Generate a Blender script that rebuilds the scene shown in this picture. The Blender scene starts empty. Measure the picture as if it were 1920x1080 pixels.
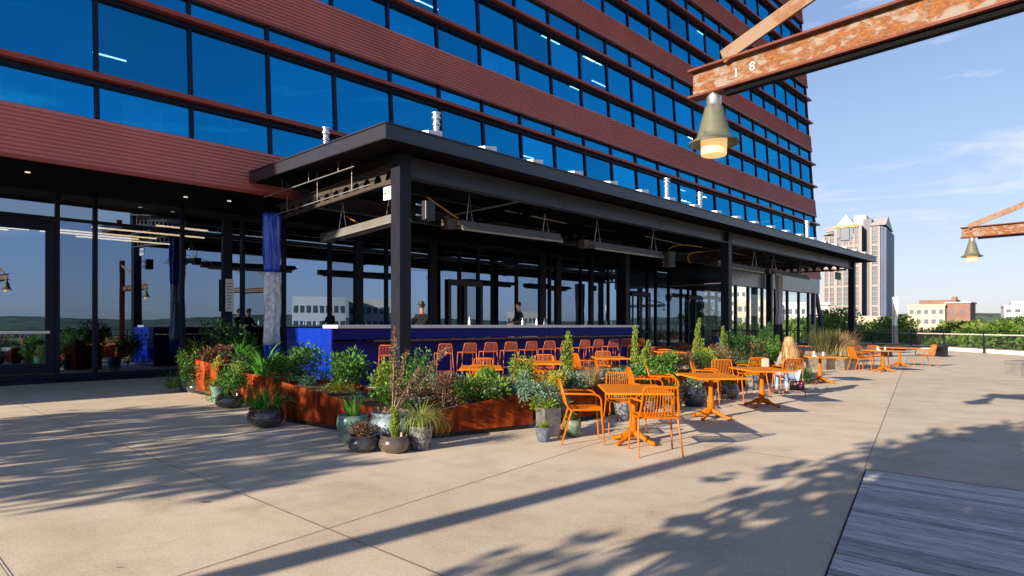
import bpy, bmesh, math, random
from mathutils import Vector, Matrix, Euler, noise
R = random.Random(7)
rad = math.radians
scene = bpy.context.scene
col = scene.collection

# ------------------------------------------------------------ camera, sky, sun, exposure
F, H, CX, CY = 1211.0, 1.55, 960.0, 610.0
YAW = math.atan(1150 / F)
CA, SA = math.cos(YAW), math.sin(YAW)
cam_d = bpy.data.cameras.new('camera')
cam = bpy.data.objects.new('camera', cam_d); col.objects.link(cam)
cam.location = (0, 0, H); cam.rotation_euler = (rad(90), 0, YAW - rad(90) + (rad(90) - 2 * YAW))
cam.rotation_euler = (rad(90), 0, math.atan2(SA, CA) - rad(90))
cam_d.sensor_width = 36; cam_d.lens = F / 1920 * 36
cam_d.shift_y = 70 / 1920; cam_d.clip_end = 6000; cam_d.clip_start = 0.05
scene.camera = cam

SUN_EL, SUN_AZ = rad(18.4), rad(-85.8)          # sun stands at (sin az, cos az)
world = bpy.data.worlds.new('World'); scene.world = world; world.use_nodes = True
wn, wl = world.node_tree.nodes, world.node_tree.links
sky = wn.new('ShaderNodeTexSky'); sky.sky_type = 'NISHITA'; sky.sun_disc = False
sky.sun_elevation = SUN_EL; sky.sun_rotation = SUN_AZ
sky.air_density = 1.0; sky.dust_density = 0.6; sky.ozone_density = 2.0; sky.altitude = 100
tc = wn.new('ShaderNodeTexCoord')
mp = wn.new('ShaderNodeMapping'); mp.inputs['Scale'].default_value = (1.6, 1.6, 9.0)
mp.inputs['Rotation'].default_value = (0.05, 0.12, 0.4)
wl.new(tc.outputs['Generated'], mp.inputs['Vector'])
ns = wn.new('ShaderNodeTexNoise'); ns.inputs['Scale'].default_value = 2.3; ns.inputs['Detail'].default_value = 7
ns.inputs['Roughness'].default_value = 0.62; ns.inputs['Distortion'].default_value = 0.6
wl.new(mp.outputs[0], ns.inputs['Vector'])
cr = wn.new('ShaderNodeValToRGB'); cr.color_ramp.elements[0].position = 0.58; cr.color_ramp.elements[1].position = 0.80
cr.color_ramp.elements[0].color = (0, 0, 0, 1); cr.color_ramp.elements[1].color = (.75, .75, .75, 1)
wl.new(ns.outputs['Fac'], cr.inputs['Fac'])
mixc = wn.new('ShaderNodeMix'); mixc.data_type = 'RGBA'
tint = wn.new('ShaderNodeMix'); tint.data_type = 'RGBA'; tint.blend_type = 'MULTIPLY'; tint.inputs[0].default_value = 1; tint.inputs[7].default_value = (.93, .94, 1.13, 1)
den = wn.new('ShaderNodeVectorMath'); den.operation = 'MULTIPLY_ADD'; den.inputs[1].default_value = (.15, .15, .145); den.inputs[2].default_value = (1, 1, 1)
wl.new(sky.outputs[0], den.inputs[0]); dv_ = wn.new('ShaderNodeVectorMath'); dv_.operation = 'DIVIDE'; wl.new(sky.outputs[0], dv_.inputs[0]); wl.new(den.outputs[0], dv_.inputs[1])
scl = wn.new('ShaderNodeVectorMath'); scl.operation = 'SCALE'; scl.inputs['Scale'].default_value = 1.5; wl.new(dv_.outputs[0], scl.inputs[0]); wl.new(scl.outputs[0], tint.inputs[6]); wl.new(cr.outputs['Color'], mixc.inputs[0]); wl.new(tint.outputs[2], mixc.inputs[6])
mixc.inputs[7].default_value = (5.5, 5.6, 6.0, 1)
bg = wn['Background']; wl.new(mixc.outputs[2], bg.inputs['Color']); bg.inputs['Strength'].default_value = 0.075

sun_d = bpy.data.lights.new('sun', 'SUN'); sun_d.energy = 5.0; sun_d.angle = rad(0.5); sun_d.color = (1.0, .835, .65)
sun = bpy.data.objects.new('sun', sun_d); col.objects.link(sun)
sdir = Vector((math.sin(SUN_AZ) * math.cos(SUN_EL), math.cos(SUN_AZ) * math.cos(SUN_EL), math.sin(SUN_EL)))
sun.rotation_euler = sdir.to_track_quat('Z', 'Y').to_euler(); sun.location = sdir * 60
scene.view_settings.view_transform = 'Standard'; scene.view_settings.look = 'None'
scene.view_settings.exposure = 1.2; scene.view_settings.gamma = 1
scene.render.engine = 'CYCLES'
scene.cycles.max_bounces = 8; scene.cycles.transparent_max_bounces = 12
scene.cycles.sample_clamp_indirect = 6

# ------------------------------------------------------------ picking helpers (pixel of the photo -> place in the world)
def ray(x, y):
    u = (x - CX) / F
    return (u * SA + CA, -u * CA + SA, (CY - y) / F)
def g(x, y, z=0.0):
    r = ray(x, y); t = (z - H) / r[2]; return Vector((r[0] * t, r[1] * t, z))
def atY(x, y, Y):
    r = ray(x, y); t = Y / r[1]; return Vector((r[0] * t, Y, H + r[2] * t))
def atD(x, y, d):
    r = ray(x, y); return Vector((r[0] * d, r[1] * d, H + r[2] * d))

# ------------------------------------------------------------ scene graph helpers
def tag(o, label=None, cat=None, group=None, kind=None):
    if label: o['label'] = label
    if cat: o['category'] = cat
    if group: o['group'] = group
    if kind: o['kind'] = kind
    return o
def thing(name, label, cat, loc=(0, 0, 0), rz=0.0, group=None):
    o = bpy.data.objects.new(name, None); col.objects.link(o)
    o.empty_display_size = .2
    o.location = loc; o.rotation_euler = (0, 0, rz)
    return tag(o, label, cat, group)
def copy_tree(o, parent=None):
    c = o.copy(); col.objects.link(c); c.parent = parent
    for ch in list(kids.get(o.name, [])):
        d = copy_tree(ch, c); kids.setdefault(c.name, []).append(d)
    return c
kids = {}

class MB:
    def __init__(s): s.v = []; s.f = []; s.m = []; s.mi = 0; s.sm = []
    def add(s, vs, fs, smooth=False):
        b = len(s.v); s.v += [tuple(v) for v in vs]
        for f in fs: s.f.append(tuple(i + b for i in f)); s.m.append(s.mi); s.sm.append(smooth)
    def box(s, x0, x1, y0, y1, z0, z1, M=None):
        vs = [Vector((x, y, z)) for z in (z0, z1) for y in (y0, y1) for x in (x0, x1)]
        if M is not None: vs = [M @ v for v in vs]
        s.add(vs, [(0, 2, 3, 1), (4, 5, 7, 6), (0, 1, 5, 4), (2, 6, 7, 3), (0, 4, 6, 2), (1, 3, 7, 5)])
    def cbox(s, c, sx, sy, sz, rz=0, M=None):
        T = Matrix.Translation(c) @ Matrix.Rotation(rz, 4, 'Z')
        if M is not None: T = M @ T
        s.box(-sx / 2, sx / 2, -sy / 2, sy / 2, -sz / 2, sz / 2, T)
    def bar(s, a, b, w, h, up=(0, 0, 1)):
        a = Vector(a); b = Vector(b); d = (b - a); L = d.length
        if L < 1e-6: return
        d /= L; u = Vector(up)
        if abs(d.dot(u)) > .98: u = Vector((1, 0, 0))
        sd = d.cross(u).normalized(); u = sd.cross(d)
        vs = []
        for p in (a, b):
            for i, j in ((-1, -1), (1, -1), (1, 1), (-1, 1)): vs.append(p + sd * w / 2 * i + u * h / 2 * j)
        s.add(vs, [(3, 2, 1, 0), (4, 5, 6, 7), (0, 1, 5, 4), (1, 2, 6, 5), (2, 3, 7, 6), (3, 0, 4, 7)])
    def tube(s, pts, r, n=6, cap=True):
        pts = [Vector(p) for p in pts]; rs = r if isinstance(r, (list, tuple)) else [r] * len(pts)
        rings = []; prev = None
        for i, p in enumerate(pts):
            t = (pts[min(i + 1, len(pts) - 1)] - pts[max(i - 1, 0)]).normalized()
            if prev is None:
                a = Vector((0, 0, 1)) if abs(t.z) < .9 else Vector((1, 0, 0))
                nx = t.cross(a).normalized()
            else:
                nx = (prev - t * prev.dot(t))
                nx = nx.normalized() if nx.length > 1e-6 else t.orthogonal().normalized()
            prev = nx; ny = t.cross(nx)
            rings.append([p + (nx * math.cos(k * 2 * math.pi / n) + ny * math.sin(k * 2 * math.pi / n)) * rs[i] for k in range(n)])
        vs = [v for rg in rings for v in rg]; fs = []
        for i in range(len(pts) - 1):
            for k in range(n): fs.append((i * n + k, i * n + (k + 1) % n, (i + 1) * n + (k + 1) % n, (i + 1) * n + k))
        if cap: fs.append(tuple(range(n - 1, -1, -1))); fs.append(tuple((len(pts) - 1) * n + k for k in range(n)))
        s.add(vs, fs, n > 4)
    def lathe(s, prof, c=(0, 0, 0), n=24, sq=1.0, capb=True, M=None):
        vs = []; fs = []
        for (r, z) in prof:
            for k in range(n):
                a = k * 2 * math.pi / n; v = Vector((c[0] + r * math.cos(a), c[1] + r * math.sin(a) * sq, c[2] + z))
                vs.append(M @ v if M is not None else v)
        for i in range(len(prof) - 1):
            for k in range(n): fs.append((i * n + k, i * n + (k + 1) % n, (i + 1) * n + (k + 1) % n, (i + 1) * n + k))
        if capb: fs.append(tuple(range(n - 1, -1, -1)))
        fs.append(tuple((len(prof) - 1) * n + k for k in range(n)))
        s.add(vs, fs, True)
    def quad(s, a, b, c, d): s.add([a, b, c, d], [(0, 1, 2, 3)])
    def prism(s, pts, z0, z1):          # pts: ccw xy polygon
        n = len(pts); vs = [(p[0], p[1], z0) for p in pts] + [(p[0], p[1], z1) for p in pts]
        s.add(vs, [tuple(range(n - 1, -1, -1)), tuple(range(n, 2 * n))] + [(i, (i + 1) % n, n + (i + 1) % n, n + i) for i in range(n)])
    def build(s, name, mats, parent=None, kind=None, bevel=0, label=None, sharp=True):
        me = bpy.data.meshes.new(name); me.from_pydata(s.v, [], s.f)
        if not isinstance(mats, (list, tuple)): mats = [mats]
        for m in mats: me.materials.append(m)
        me.polygons.foreach_set('material_index', s.m); me.polygons.foreach_set('use_smooth', s.sm); me.update()
        if sharp and any(s.sm) and len(s.f) < 60000:
            try: me.set_sharp_from_angle(angle=rad(50))
            except Exception: pass
        o = bpy.data.objects.new(name, me); col.objects.link(o)
        if parent is not None: o.parent = parent; kids.setdefault(parent.name, []).append(o)
        if kind: o['kind'] = kind
        if label: o['label'] = label
        if bevel:
            b = o.modifiers.new('bevel', 'BEVEL'); b.width = bevel; b.segments = 2; b.limit_method = 'ANGLE'; b.angle_limit = rad(40)
        return o

# ------------------------------------------------------------ materials
def newmat(name):
    m = bpy.data.materials.new(name); m.use_nodes = True
    return m, m.node_tree.nodes, m.node_tree.links, m.node_tree.nodes['Principled BSDF']
def mixrgb(n, l, fac, a, b, mode='MIX'):
    x = n.new('ShaderNodeMix'); x.data_type = 'RGBA'; x.blend_type = mode
    for s, i in ((fac, 0), (a, 6), (b, 7)):
        if isinstance(s, (int, float)): x.inputs[i].default_value = s
        elif isinstance(s, (tuple, list)): x.inputs[i].default_value = (*s[:3], 1)
        else: l.new(s, x.inputs[i])
    return x.outputs[2]
def noisetex(n, l, scale, detail=4, rough=.55, sc=(1, 1, 1), dist=0.0, coord='Object'):
    t = n.new('ShaderNodeTexCoord'); mpp = n.new('ShaderNodeMapping'); mpp.inputs['Scale'].default_value = sc
    l.new(t.outputs[coord], mpp.inputs[0]); x = n.new('ShaderNodeTexNoise')
    x.inputs['Scale'].default_value = scale; x.inputs['Detail'].default_value = detail
    x.inputs['Roughness'].default_value = rough; x.inputs['Distortion'].default_value = dist
    l.new(mpp.outputs[0], x.inputs['Vector']); return x.outputs['Fac']
def ramp(n, l, src, stops):
    r = n.new('ShaderNodeValToRGB'); e = r.color_ramp.elements
    e[0].position, e[1].position = stops[0][0], stops[-1][0]
    e[0].color = (*stops[0][1], 1); e[1].color = (*stops[-1][1], 1)
    for p, c in stops[1:-1]:
        q = e.new(p); q.color = (*c, 1)
    l.new(src, r.inputs['Fac']); return r.outputs['Color']
def bump(n, l, b, src, strength=.3, dist=.01):
    x = n.new('ShaderNodeBump'); x.inputs['Strength'].default_value = strength; x.inputs['Distance'].default_value = dist
    l.new(src, x.inputs['Height']); l.new(x.outputs[0], b.inputs['Normal'])
def paint(name, c, rough=.5, metal=0.0, var=.18, scale=4, bmp=0.0, spec=.5, coat=0.0):
    m, n, l, b = newmat(name)
    f = noisetex(n, l, scale, 5)
    l.new(ramp(n, l, f, [(.3, tuple(v * (1 - var) for v in c)), (.7, tuple(min(1, v * (1 + var)) for v in c))]), b.inputs['Base Color'])
    b.inputs['Roughness'].default_value = rough; b.inputs['Metallic'].default_value = metal
    b.inputs['Specular IOR Level'].default_value = spec; b.inputs['Coat Weight'].default_value = coat
    if bmp: bump(n, l, b, noisetex(n, l, scale * 12, 4), bmp, .004)
    return m
def leafmat(name, c1, c2, c3=None, trans=.35, rough=.5):
    m, n, l, b = newmat(name)
    ge = n.new('ShaderNodeNewGeometry')
    cc = ramp(n, l, ge.outputs['Random Per Island'], [(0, c1), (.55, c2), (1, c3 or c2)])
    cc = mixrgb(n, l, ramp(n, l, noisetex(n, l, 3.0, 2), [(.35, (0, 0, 0)), (.65, (.45, .45, .45))]), cc, tuple(v * .45 for v in c1))
    l.new(cc, b.inputs['Base Color']); b.inputs['Roughness'].default_value = rough
    b.inputs['Specular IOR Level'].default_value = .35
    t = n.new('ShaderNodeBsdfTranslucent'); l.new(cc, t.inputs['Color'])
    mx = n.new('ShaderNodeMixShader'); mx.inputs[0].default_value = trans
    l.new(b.outputs[0], mx.inputs[1]); l.new(t.outputs[0], mx.inputs[2]); l.new(mx.outputs[0], n['Material Output'].inputs[0])
    return m
def glassmat(name, tint, see, mirror, wob=.0, scale=.6):
    m, n, l, b = newmat(name)
    gl = n.new('ShaderNodeBsdfGlossy'); gl.inputs['Color'].default_value = (*tint, 1); gl.inputs['Roughness'].default_value = 0.0
    tr = n.new('ShaderNodeBsdfTransparent'); tr.inputs['Color'].default_value = (*see, 1)
    lw = n.new('ShaderNodeLayerWeight'); lw.inputs['Blend'].default_value = .25
    mr = n.new('ShaderNodeMapRange'); mr.inputs['To Min'].default_value = mirror; mr.inputs['To Max'].default_value = min(1, mirror + .25)
    l.new(lw.outputs['Fresnel'], mr.inputs['Value'])
    oi = n.new('ShaderNodeObjectInfo'); vm = n.new('ShaderNodeMapRange'); vm.inputs['To Min'].default_value = .74; vm.inputs['To Max'].default_value = 1.22; l.new(oi.outputs['Random'], vm.inputs['Value'])
    cm = n.new('ShaderNodeVectorMath'); cm.operation = 'SCALE'; cm.inputs[0].default_value = tint; l.new(vm.outputs[0], cm.inputs['Scale']); l.new(cm.outputs[0], gl.inputs['Color'])
    if wob:
        bp = n.new('ShaderNodeBump'); bp.inputs['Strength'].default_value = wob; bp.inputs['Distance'].default_value = .02
        l.new(noisetex(n, l, scale, 2), bp.inputs['Height']); l.new(bp.outputs[0], gl.inputs['Normal'])
    mx = n.new('ShaderNodeMixShader'); l.new(mr.outputs[0], mx.inputs[0])
    l.new(tr.outputs[0], mx.inputs[1]); l.new(gl.outputs[0], mx.inputs[2]); l.new(mx.outputs[0], n['Material Output'].inputs[0])
    return m
def emit(name, c, s):
    m, n, l, b = newmat(name); b.inputs['Base Color'].default_value = (*c, 1)
    b.inputs['Emission Color'].default_value = (*c, 1); b.inputs['Emission Strength'].default_value = s; return m

def concrete():
    m, n, l, b = newmat('broom_finished_concrete')
    big = noisetex(n, l, .35, 5, .6, coord='Object'); fine = noisetex(n, l, 55, 3, .7); mid = noisetex(n, l, 3.5, 6, .65, (1, .4, 1))
    c = ramp(n, l, big, [(.3, (.47, .40, .305)), (.55, (.525, .46, .365)), (.75, (.565, .505, .415))])
    c = mixrgb(n, l, .55, c, ramp(n, l, mid, [(.3, (.86, .84, .80)), (.55, (1, 1, 1)), (.8, (1, .98, .94))]), 'MULTIPLY')
    c = mixrgb(n, l, .8, c, ramp(n, l, fine, [(.32, (.62, .6, .58)), (.5, (1, 1, 1)), (.72, (1.0, 1.0, 1.0))]), 'MULTIPLY')
    stain = ramp(n, l, noisetex(n, l, .55, 6, .62, dist=1.2), [(.60, (0, 0, 0)), (.72, (.42, .42, .42))])
    c = mixrgb(n, l, stain, c, (.25, .175, .105))
    wear = ramp(n, l, noisetex(n, l, 1.3, 7, .7), [(.36, (.84, .82, .80)), (.52, (1, 1, 1)), (.7, (1.06, 1.06, 1.06))]); c = mixrgb(n, l, .8, c, wear, 'MULTIPLY')
    spk = ramp(n, l, noisetex(n, l, 240, 2, .6), [(.30, (.55, .5, .46)), (.42, (1, 1, 1))]); c = mixrgb(n, l, .7, c, spk, 'MULTIPLY')
    # each pour between the joints has its own tone
    ge = n.new('ShaderNodeNewGeometry'); sp = n.new('ShaderNodeSeparateXYZ'); l.new(ge.outputs['Position'], sp.inputs[0])
    def mth(op, a, b_):
        x = n.new('ShaderNodeMath'); x.operation = op
        for i, v in enumerate((a, b_)):
            if isinstance(v, (int, float)): x.inputs[i].default_value = v
            else: l.new(v, x.inputs[i])
        return x.outputs[0]
    tone = 1.0
    for sl, x0, y0, wgt in ((.1453, -4, 3.45, .05), (.1988, 7.65, 2.04, .07)):
        tone = mth('ADD', mth('MULTIPLY', mth('GREATER_THAN', sp.outputs['Y'], mth('ADD', mth('MULTIPLY', mth('SUBTRACT', sp.outputs['X'], x0), sl), y0)), wgt), tone)
    for x0, wgt in ((2.6, -.06), (7.72, .08), (.75, .03), (13.5, -.03)): tone = mth('ADD', mth('MULTIPLY', mth('GREATER_THAN', sp.outputs['X'], x0), wgt), tone)
    cmb = n.new('ShaderNodeCombineXYZ'); [l.new(tone, cmb.inputs[i]) for i in range(3)]
    c = mixrgb(n, l, 1.0, c, cmb.outputs[0], 'MULTIPLY')
    l.new(c, b.inputs['Base Color']); b.inputs['Roughness'].default_value = .85; b.inputs['Specular IOR Level'].default_value = .2
    bump(n, l, b, fine, .35, .004); return m
def rusty(name, paintc, rust1, rust2, amt, streak=(1, 1, 1), scale=3.0, rough=.8):
    m, n, l, b = newmat(name)
    f = noisetex(n, l, scale, 8, .68, streak, .6); f2 = noisetex(n, l, scale * 5, 6, .7, streak)
    rust = ramp(n, l, f2, [(.3, rust1), (.7, rust2)])
    mask = ramp(n, l, f, [(amt - .04, (0, 0, 0)), (amt + .05, (1, 1, 1))])
    l.new(mixrgb(n, l, mask, rust, paintc), b.inputs['Base Color'])
    b.inputs['Roughness'].default_value = rough; bump(n, l, b, f2, .3, .004); return m
def corten():
    m, n, l, b = newmat('weathering_steel')
    f = noisetex(n, l, 5.0, 6, .65, (1, 1, .22), .4); f2 = noisetex(n, l, 2.2, 4, .6, (1, 1, 1.2), .8)
    c = ramp(n, l, f, [(.28, (.055, .010, .005)), (.5, (.24, .034, .006)), (.72, (.50, .095, .010))])
    c = mixrgb(n, l, .8, c, ramp(n, l, f2, [(.38, (.22, .18, .18)), (.58, (1, 1, 1))]), 'MULTIPLY')
    l.new(c, b.inputs['Base Color']); b.inputs['Roughness'].default_value = .7; b.inputs['Specular IOR Level'].default_value = .15; bump(n, l, b, f, .15, .003); return m
def glaze(name, c1, c2, thr=.5, rough=.25, scale=14, metal=0):
    m, n, l, b = newmat(name)
    f = noisetex(n, l, scale, 6, .7)
    l.new(ramp(n, l, f, [(thr - .1, c1), (thr + .08, c2)]), b.inputs['Base Color'])
    b.inputs['Roughness'].default_value = rough; b.inputs['Metallic'].default_value = metal; bump(n, l, b, f, .2, .004); return m
def deckmat():
    m, n, l, b = newmat('weathered_grey_boards')
    ge = n.new('ShaderNodeNewGeometry')
    c = ramp(n, l, ge.outputs['Random Per Island'], [(0, (.34, .33, .33)), (.5, (.56, .54, .53)), (1, (.74, .71, .69))])
    f = noisetex(n, l, 7, 8, .75, (9, .5, 1))
    c = mixrgb(n, l, .9, c, ramp(n, l, f, [(.36, (.22, .22, .24)), (.56, (1, 1, 1))]), 'MULTIPLY')
    l.new(c, b.inputs['Base Color']); b.inputs['Roughness'].default_value = .75; bump(n, l, b, f, .4, .004); return m

M_conc = concrete(); M_deck = deckmat()
M_joint = paint('dark_joint', (.21, .175, .14), .9, var=.5, scale=2); M_gap = paint('deck_gap', (.01, .01, .01), .9); M_kerb = paint('pale_concrete', (.5, .48, .44), .8, var=.12, bmp=.1)
M_siding = paint('red_ribbed_siding', (.60, .185, .145), .55, var=.10, scale=.5)
M_fin = paint('red_fin', (.34, .050, .025), .45, var=.1)
M_seam = paint('tan_seam', (.42, .22, .10), .6)
M_black = paint('black_steel', (.007, .008, .010), .42, var=.2, spec=.5)
M_navy = paint('dark_navy_metal', (.006, .009, .028), .45, var=.15, spec=.25)
M_col = paint('dark_column_steel', (.011, .013, .022), .45, var=.2, spec=.22)
M_fascia = paint('dark_fascia_metal', (.024, .026, .036), .36, metal=.0, var=.15, scale=1.2)
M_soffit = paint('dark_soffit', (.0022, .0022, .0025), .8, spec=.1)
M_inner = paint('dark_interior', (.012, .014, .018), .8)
M_glassT = glassmat('blue_tower_glass', (.012, .44, .84), (.26, .60, .85), .66, .14, .45)
M_glassS = glassmat('shopfront_glass', (.36, .51, .75), (.30, .33, .36), .56, .06, .5)
M_blue = paint('bright_blue_gloss', (.006, .030, .34), .12, var=.2, scale=1.5, coat=.6)
M_bluem = paint('blue_panel', (.002, .006, .16), .5, var=.1, spec=.15)
M_counter = paint('pale_stone_counter', (.62, .62, .66), .3, var=.06)
M_wood = paint('brown_wood_ledge', (.12, .055, .025), .5, var=.3, scale=12)
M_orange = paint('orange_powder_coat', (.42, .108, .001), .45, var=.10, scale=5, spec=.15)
M_orangeSun = paint('sunlit_orange_top', (.60, .18, .004), .5, var=.08, scale=2, spec=.25)  # brighter than the frame orange: sunlight on the table tops put into the colour
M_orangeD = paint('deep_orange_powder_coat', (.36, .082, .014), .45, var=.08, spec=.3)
M_white = paint('white_enamel', (.8, .8, .78), .35, var=.04); M_galv = paint('galvanised_metal', (.62, .63, .65), .3, metal=.85, var=.12, scale=9)
M_grey = paint('grey_metal', (.28, .28, .29), .35, metal=.4, var=.15)
M_heater = paint('brushed_heater_reflector', (.24, .235, .23), .38, metal=.4, var=.12, scale=3)
M_corten = corten(); M_soil = paint('bark_mulch', (.075, .038, .022), .95, var=.5, scale=30, bmp=.6)
M_rustpaint = rusty('peeling_rusty_paint', (.20, .17, .145), (.045, .018, .009), (.27, .092, .012), .53, (.8, 1, 1.6), 8.5)
M_rustdark = rusty('dark_red_rust', (.11, .022, .014), (.09, .02, .012), (.16, .04, .02), .5, (1, 1, 1), 6)
M_rustbrace = rusty('tan_rusty_brace', (.20, .135, .095), (.13, .055, .025), (.21, .11, .045), .46, (1, 1, 1), 5)
M_shade = rusty('mottled_lamp_shade', (.115, .12, .085), (.035, .05, .06), (.10, .098, .06), .5, (1, 1, .6), 3.2, .45)
M_blind = paint('pale_blind', (.75, .75, .72), .6)
M_hose = paint('yellow_gas_hose', (.50, .24, .03), .5)
M_lens = emit('lit_amber_glass', (1.0, .66, .26), .30); M_bulb = emit('lamp_bulb', (1, .86, .55), 5)
M_lite = emit('ceiling_light_strip', (1, .72, .42), 2.2); M_litet = emit('office_light_strip', (1, .84, .62), 2.6); M_down = emit('downlight', (1, .85, .65), .35)
M_bowl = paint('dark_glazed_bowl', (.055, .058, .065), .18, metal=.35, var=.3, scale=8, coat=.5)
M_bronze = paint('bronze_glazed_bowl', (.13, .105, .09), .18, metal=.5, var=.3, scale=8, coat=.4)
M_teal = glaze('turquoise_glaze', (.14, .18, .14), (.10, .25, .24), .5, .25, 9)
M_blueg = glaze('grey_blue_speckle_glaze', (.06, .09, .12), (.19, .26, .29), .5, .35, 22)
M_speck = glaze('blue_white_speckle_glaze', (.025, .035, .07), (.26, .27, .25), .53, .4, 26)
M_slate = glaze('slate_blue_glaze', (.06, .075, .11), (.13, .155, .20), .5, .3, 12)
M_green = glaze('worn_green_glaze', (.06, .13, .10), (.24, .25, .18), .56, .4, 10)
M_stonepot = glaze('grey_cast_stone', (.06, .065, .07), (.12, .12, .12), .5, .7, 8)
M_navypot = glaze('patterned_navy_glaze', (.02, .035, .10), (.15, .2, .32), .55, .3, 30)
M_beigepot = glaze('weathered_beige_stone', (.07, .062, .052), (.15, .13, .105), .5, .8, 6)
L_green = leafmat('mid_green_leaf', (0.032, 0.109, 0.017), (0.072, 0.217, 0.029), (0.174, 0.377, 0.043))
L_dark = leafmat('dark_green_leaf', (0.017, 0.058, 0.014), (0.032, 0.109, 0.022), (0.058, 0.160, 0.029))
L_lime = leafmat('lime_leaf', (.09, .19, .02), (.20, .31, .035), (.33, .40, .06))
L_yell = leafmat('yellow_leaf', (.30, .28, .02), (.50, .42, .04), (.30, .38, .03))
L_blueg = leafmat('blue_green_leaf', (0.043, 0.131, 0.080), (0.102, 0.246, 0.160), (0.203, 0.377, 0.261))
L_jun = leafmat('juniper_leaf', (.09, .20, .12), (.16, .32, .21), (.26, .42, .30))
L_grass = leafmat('grass_blade', (0.145, 0.232, 0.043), (0.319, 0.406, 0.102), (0.580, 0.551, 0.203))
L_grass2 = leafmat('dusky_grass_blade', (.05, .06, .02), (.12, .13, .05), (.25, .22, .10))
L_straw = leafmat('straw_blade', (.34, .25, .10), (.50, .38, .18), (.62, .50, .28))
L_purp = leafmat('bronze_purple_leaf', (0.072, 0.032, 0.029), (0.160, 0.072, 0.051), (0.261, 0.174, 0.087))
L_strap = leafmat('bright_strap_leaf', (0.043, 0.189, 0.022), (0.102, 0.348, 0.043), (0.232, 0.551, 0.087))
L_cone = leafmat('upright_conifer_leaf', (0.087, 0.174, 0.022), (0.246, 0.362, 0.043), (0.435, 0.551, 0.087))
L_stalk = leafmat('dusty_stalk_leaf', (.12, .07, .05), (.26, .16, .11), (.34, .30, .16))
L_flow = leafmat('orange_red_petal', (.7, .05, .01), (.75, .12, .02), (.6, .02, .06)); L_pink = leafmat('magenta_petal', (.6, .02, .2), (.7, .04, .3))
L_tree = leafmat('tree_leaf', (.03, .085, .010), (.07, .16, .015), (.14, .26, .03)); L_tree2 = leafmat('yellow_green_tree_leaf', (.08, .14, .015), (.16, .23, .03), (.26, .32, .06))
M_bark = paint('bark', (.09, .065, .045), .9, var=.35, scale=8, bmp=.4); M_stem = paint('woody_stem', (.17, .11, .07), .85, var=.3)
M_skin = paint('skin', (.36, .19, .125), .5, var=.06); M_blond = None

# ------------------------------------------------------------ ground and terrain
m = MB(); m.box(-2500, 2500, -2500, 2500, -14.6, -14.5)
M_far = paint('far_ground_green', (.05, .075, .03), .95, var=.5, scale=.02)
m.build('ground', M_far, kind='structure')
m = MB(); nseg = 90
for band, (rr, hh, amp) in enumerate(((900, 6, 12), (1500, 14, 22), (2200, 24, 34))):
    vs = []; fs = []
    for i in range(nseg + 1):
        a = i * 2 * math.pi / nseg
        z = hh + amp * (noise.noise(Vector((math.cos(a) * 3 + band * 7, math.sin(a) * 3, band))) * .9)
        for (dr, zz) in ((-160, -14.4), (-60, -14.4 + (z + 14.4) * .6), (0, z), (120, -14.4)):
            vs.append(((rr + dr) * math.cos(a), (rr + dr) * math.sin(a), zz))
    for i in range(nseg):
        for k in range(3): fs.append((i * 4 + k, (i + 1) * 4 + k, (i + 1) * 4 + k + 1, i * 4 + k + 1))
    m.add(vs, fs, True)
m.build('hills', paint('wooded_hills', (.05, .08, .05), .95, var=.75, scale=.05), kind='structure')

RAIL = [Vector((53.3, 12.9)), Vector((47.3, 7.75)), Vector((44.5, 5.35)), Vector((41.1, 2.4)), Vector((34.0, -3.7))]
rd = (RAIL[4] - RAIL[0]).normalized()
e0 = RAIL[0] - rd * 16; e1 = RAIL[0] + rd * 70
m = MB(); tpar = (-15 - e0.y) / (e1.y - e0.y); ex_ = e0.x + (e1.x - e0.x) * tpar
m.prism([(-45, -15), (ex_, -15), (e0.x, e0.y), (e0.x, 60), (-45, 60)], -1.2, 0)
m.build('terrace_paving', M_conc, kind='structure')
# saw-cut joints, as thin dark strips
def strip(a, b, w, z=.004):
    a = Vector(a[:2]); b = Vector(b[:2]); d = (b - a).normalized(); p = Vector((-d.y, d.x)) * w / 2
    return [(*(a - p), z), (*(b - p), z), (*(b + p), z), (*(a + p), z)]
m = MB()
dk0, dk1 = Vector((7.65, 2.04)), Vector((23.8, 5.25)); dv = (dk1 - dk0).normalized()
lines = [((-4, 3.45), (6.12, 4.92)), ((6.12, 4.92), (9.0, 5.35)), ((2.58, 9.5), (2.61, -3)), (dk0, dk0 + dv * 36), ((7.78, 4.6), (7.66, 2.06)),
         ((6.6, -3.5), (25.2, 3.95)), ((25.2, 3.95), (33, 7.0)), ((.75, 6.4), (.75, 3)), ((13.4, 3.2), (13.6, 6.2)), ((2.55, 9.5), (2.5, 20.2)), ((19, 4.4), (19.3, 6.5))]
for k, (a, b) in enumerate(lines): m.quad(*strip(a, b, .008, .004 + k * .0005))
m.build('paving_joint', M_joint, kind='structure')
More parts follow.
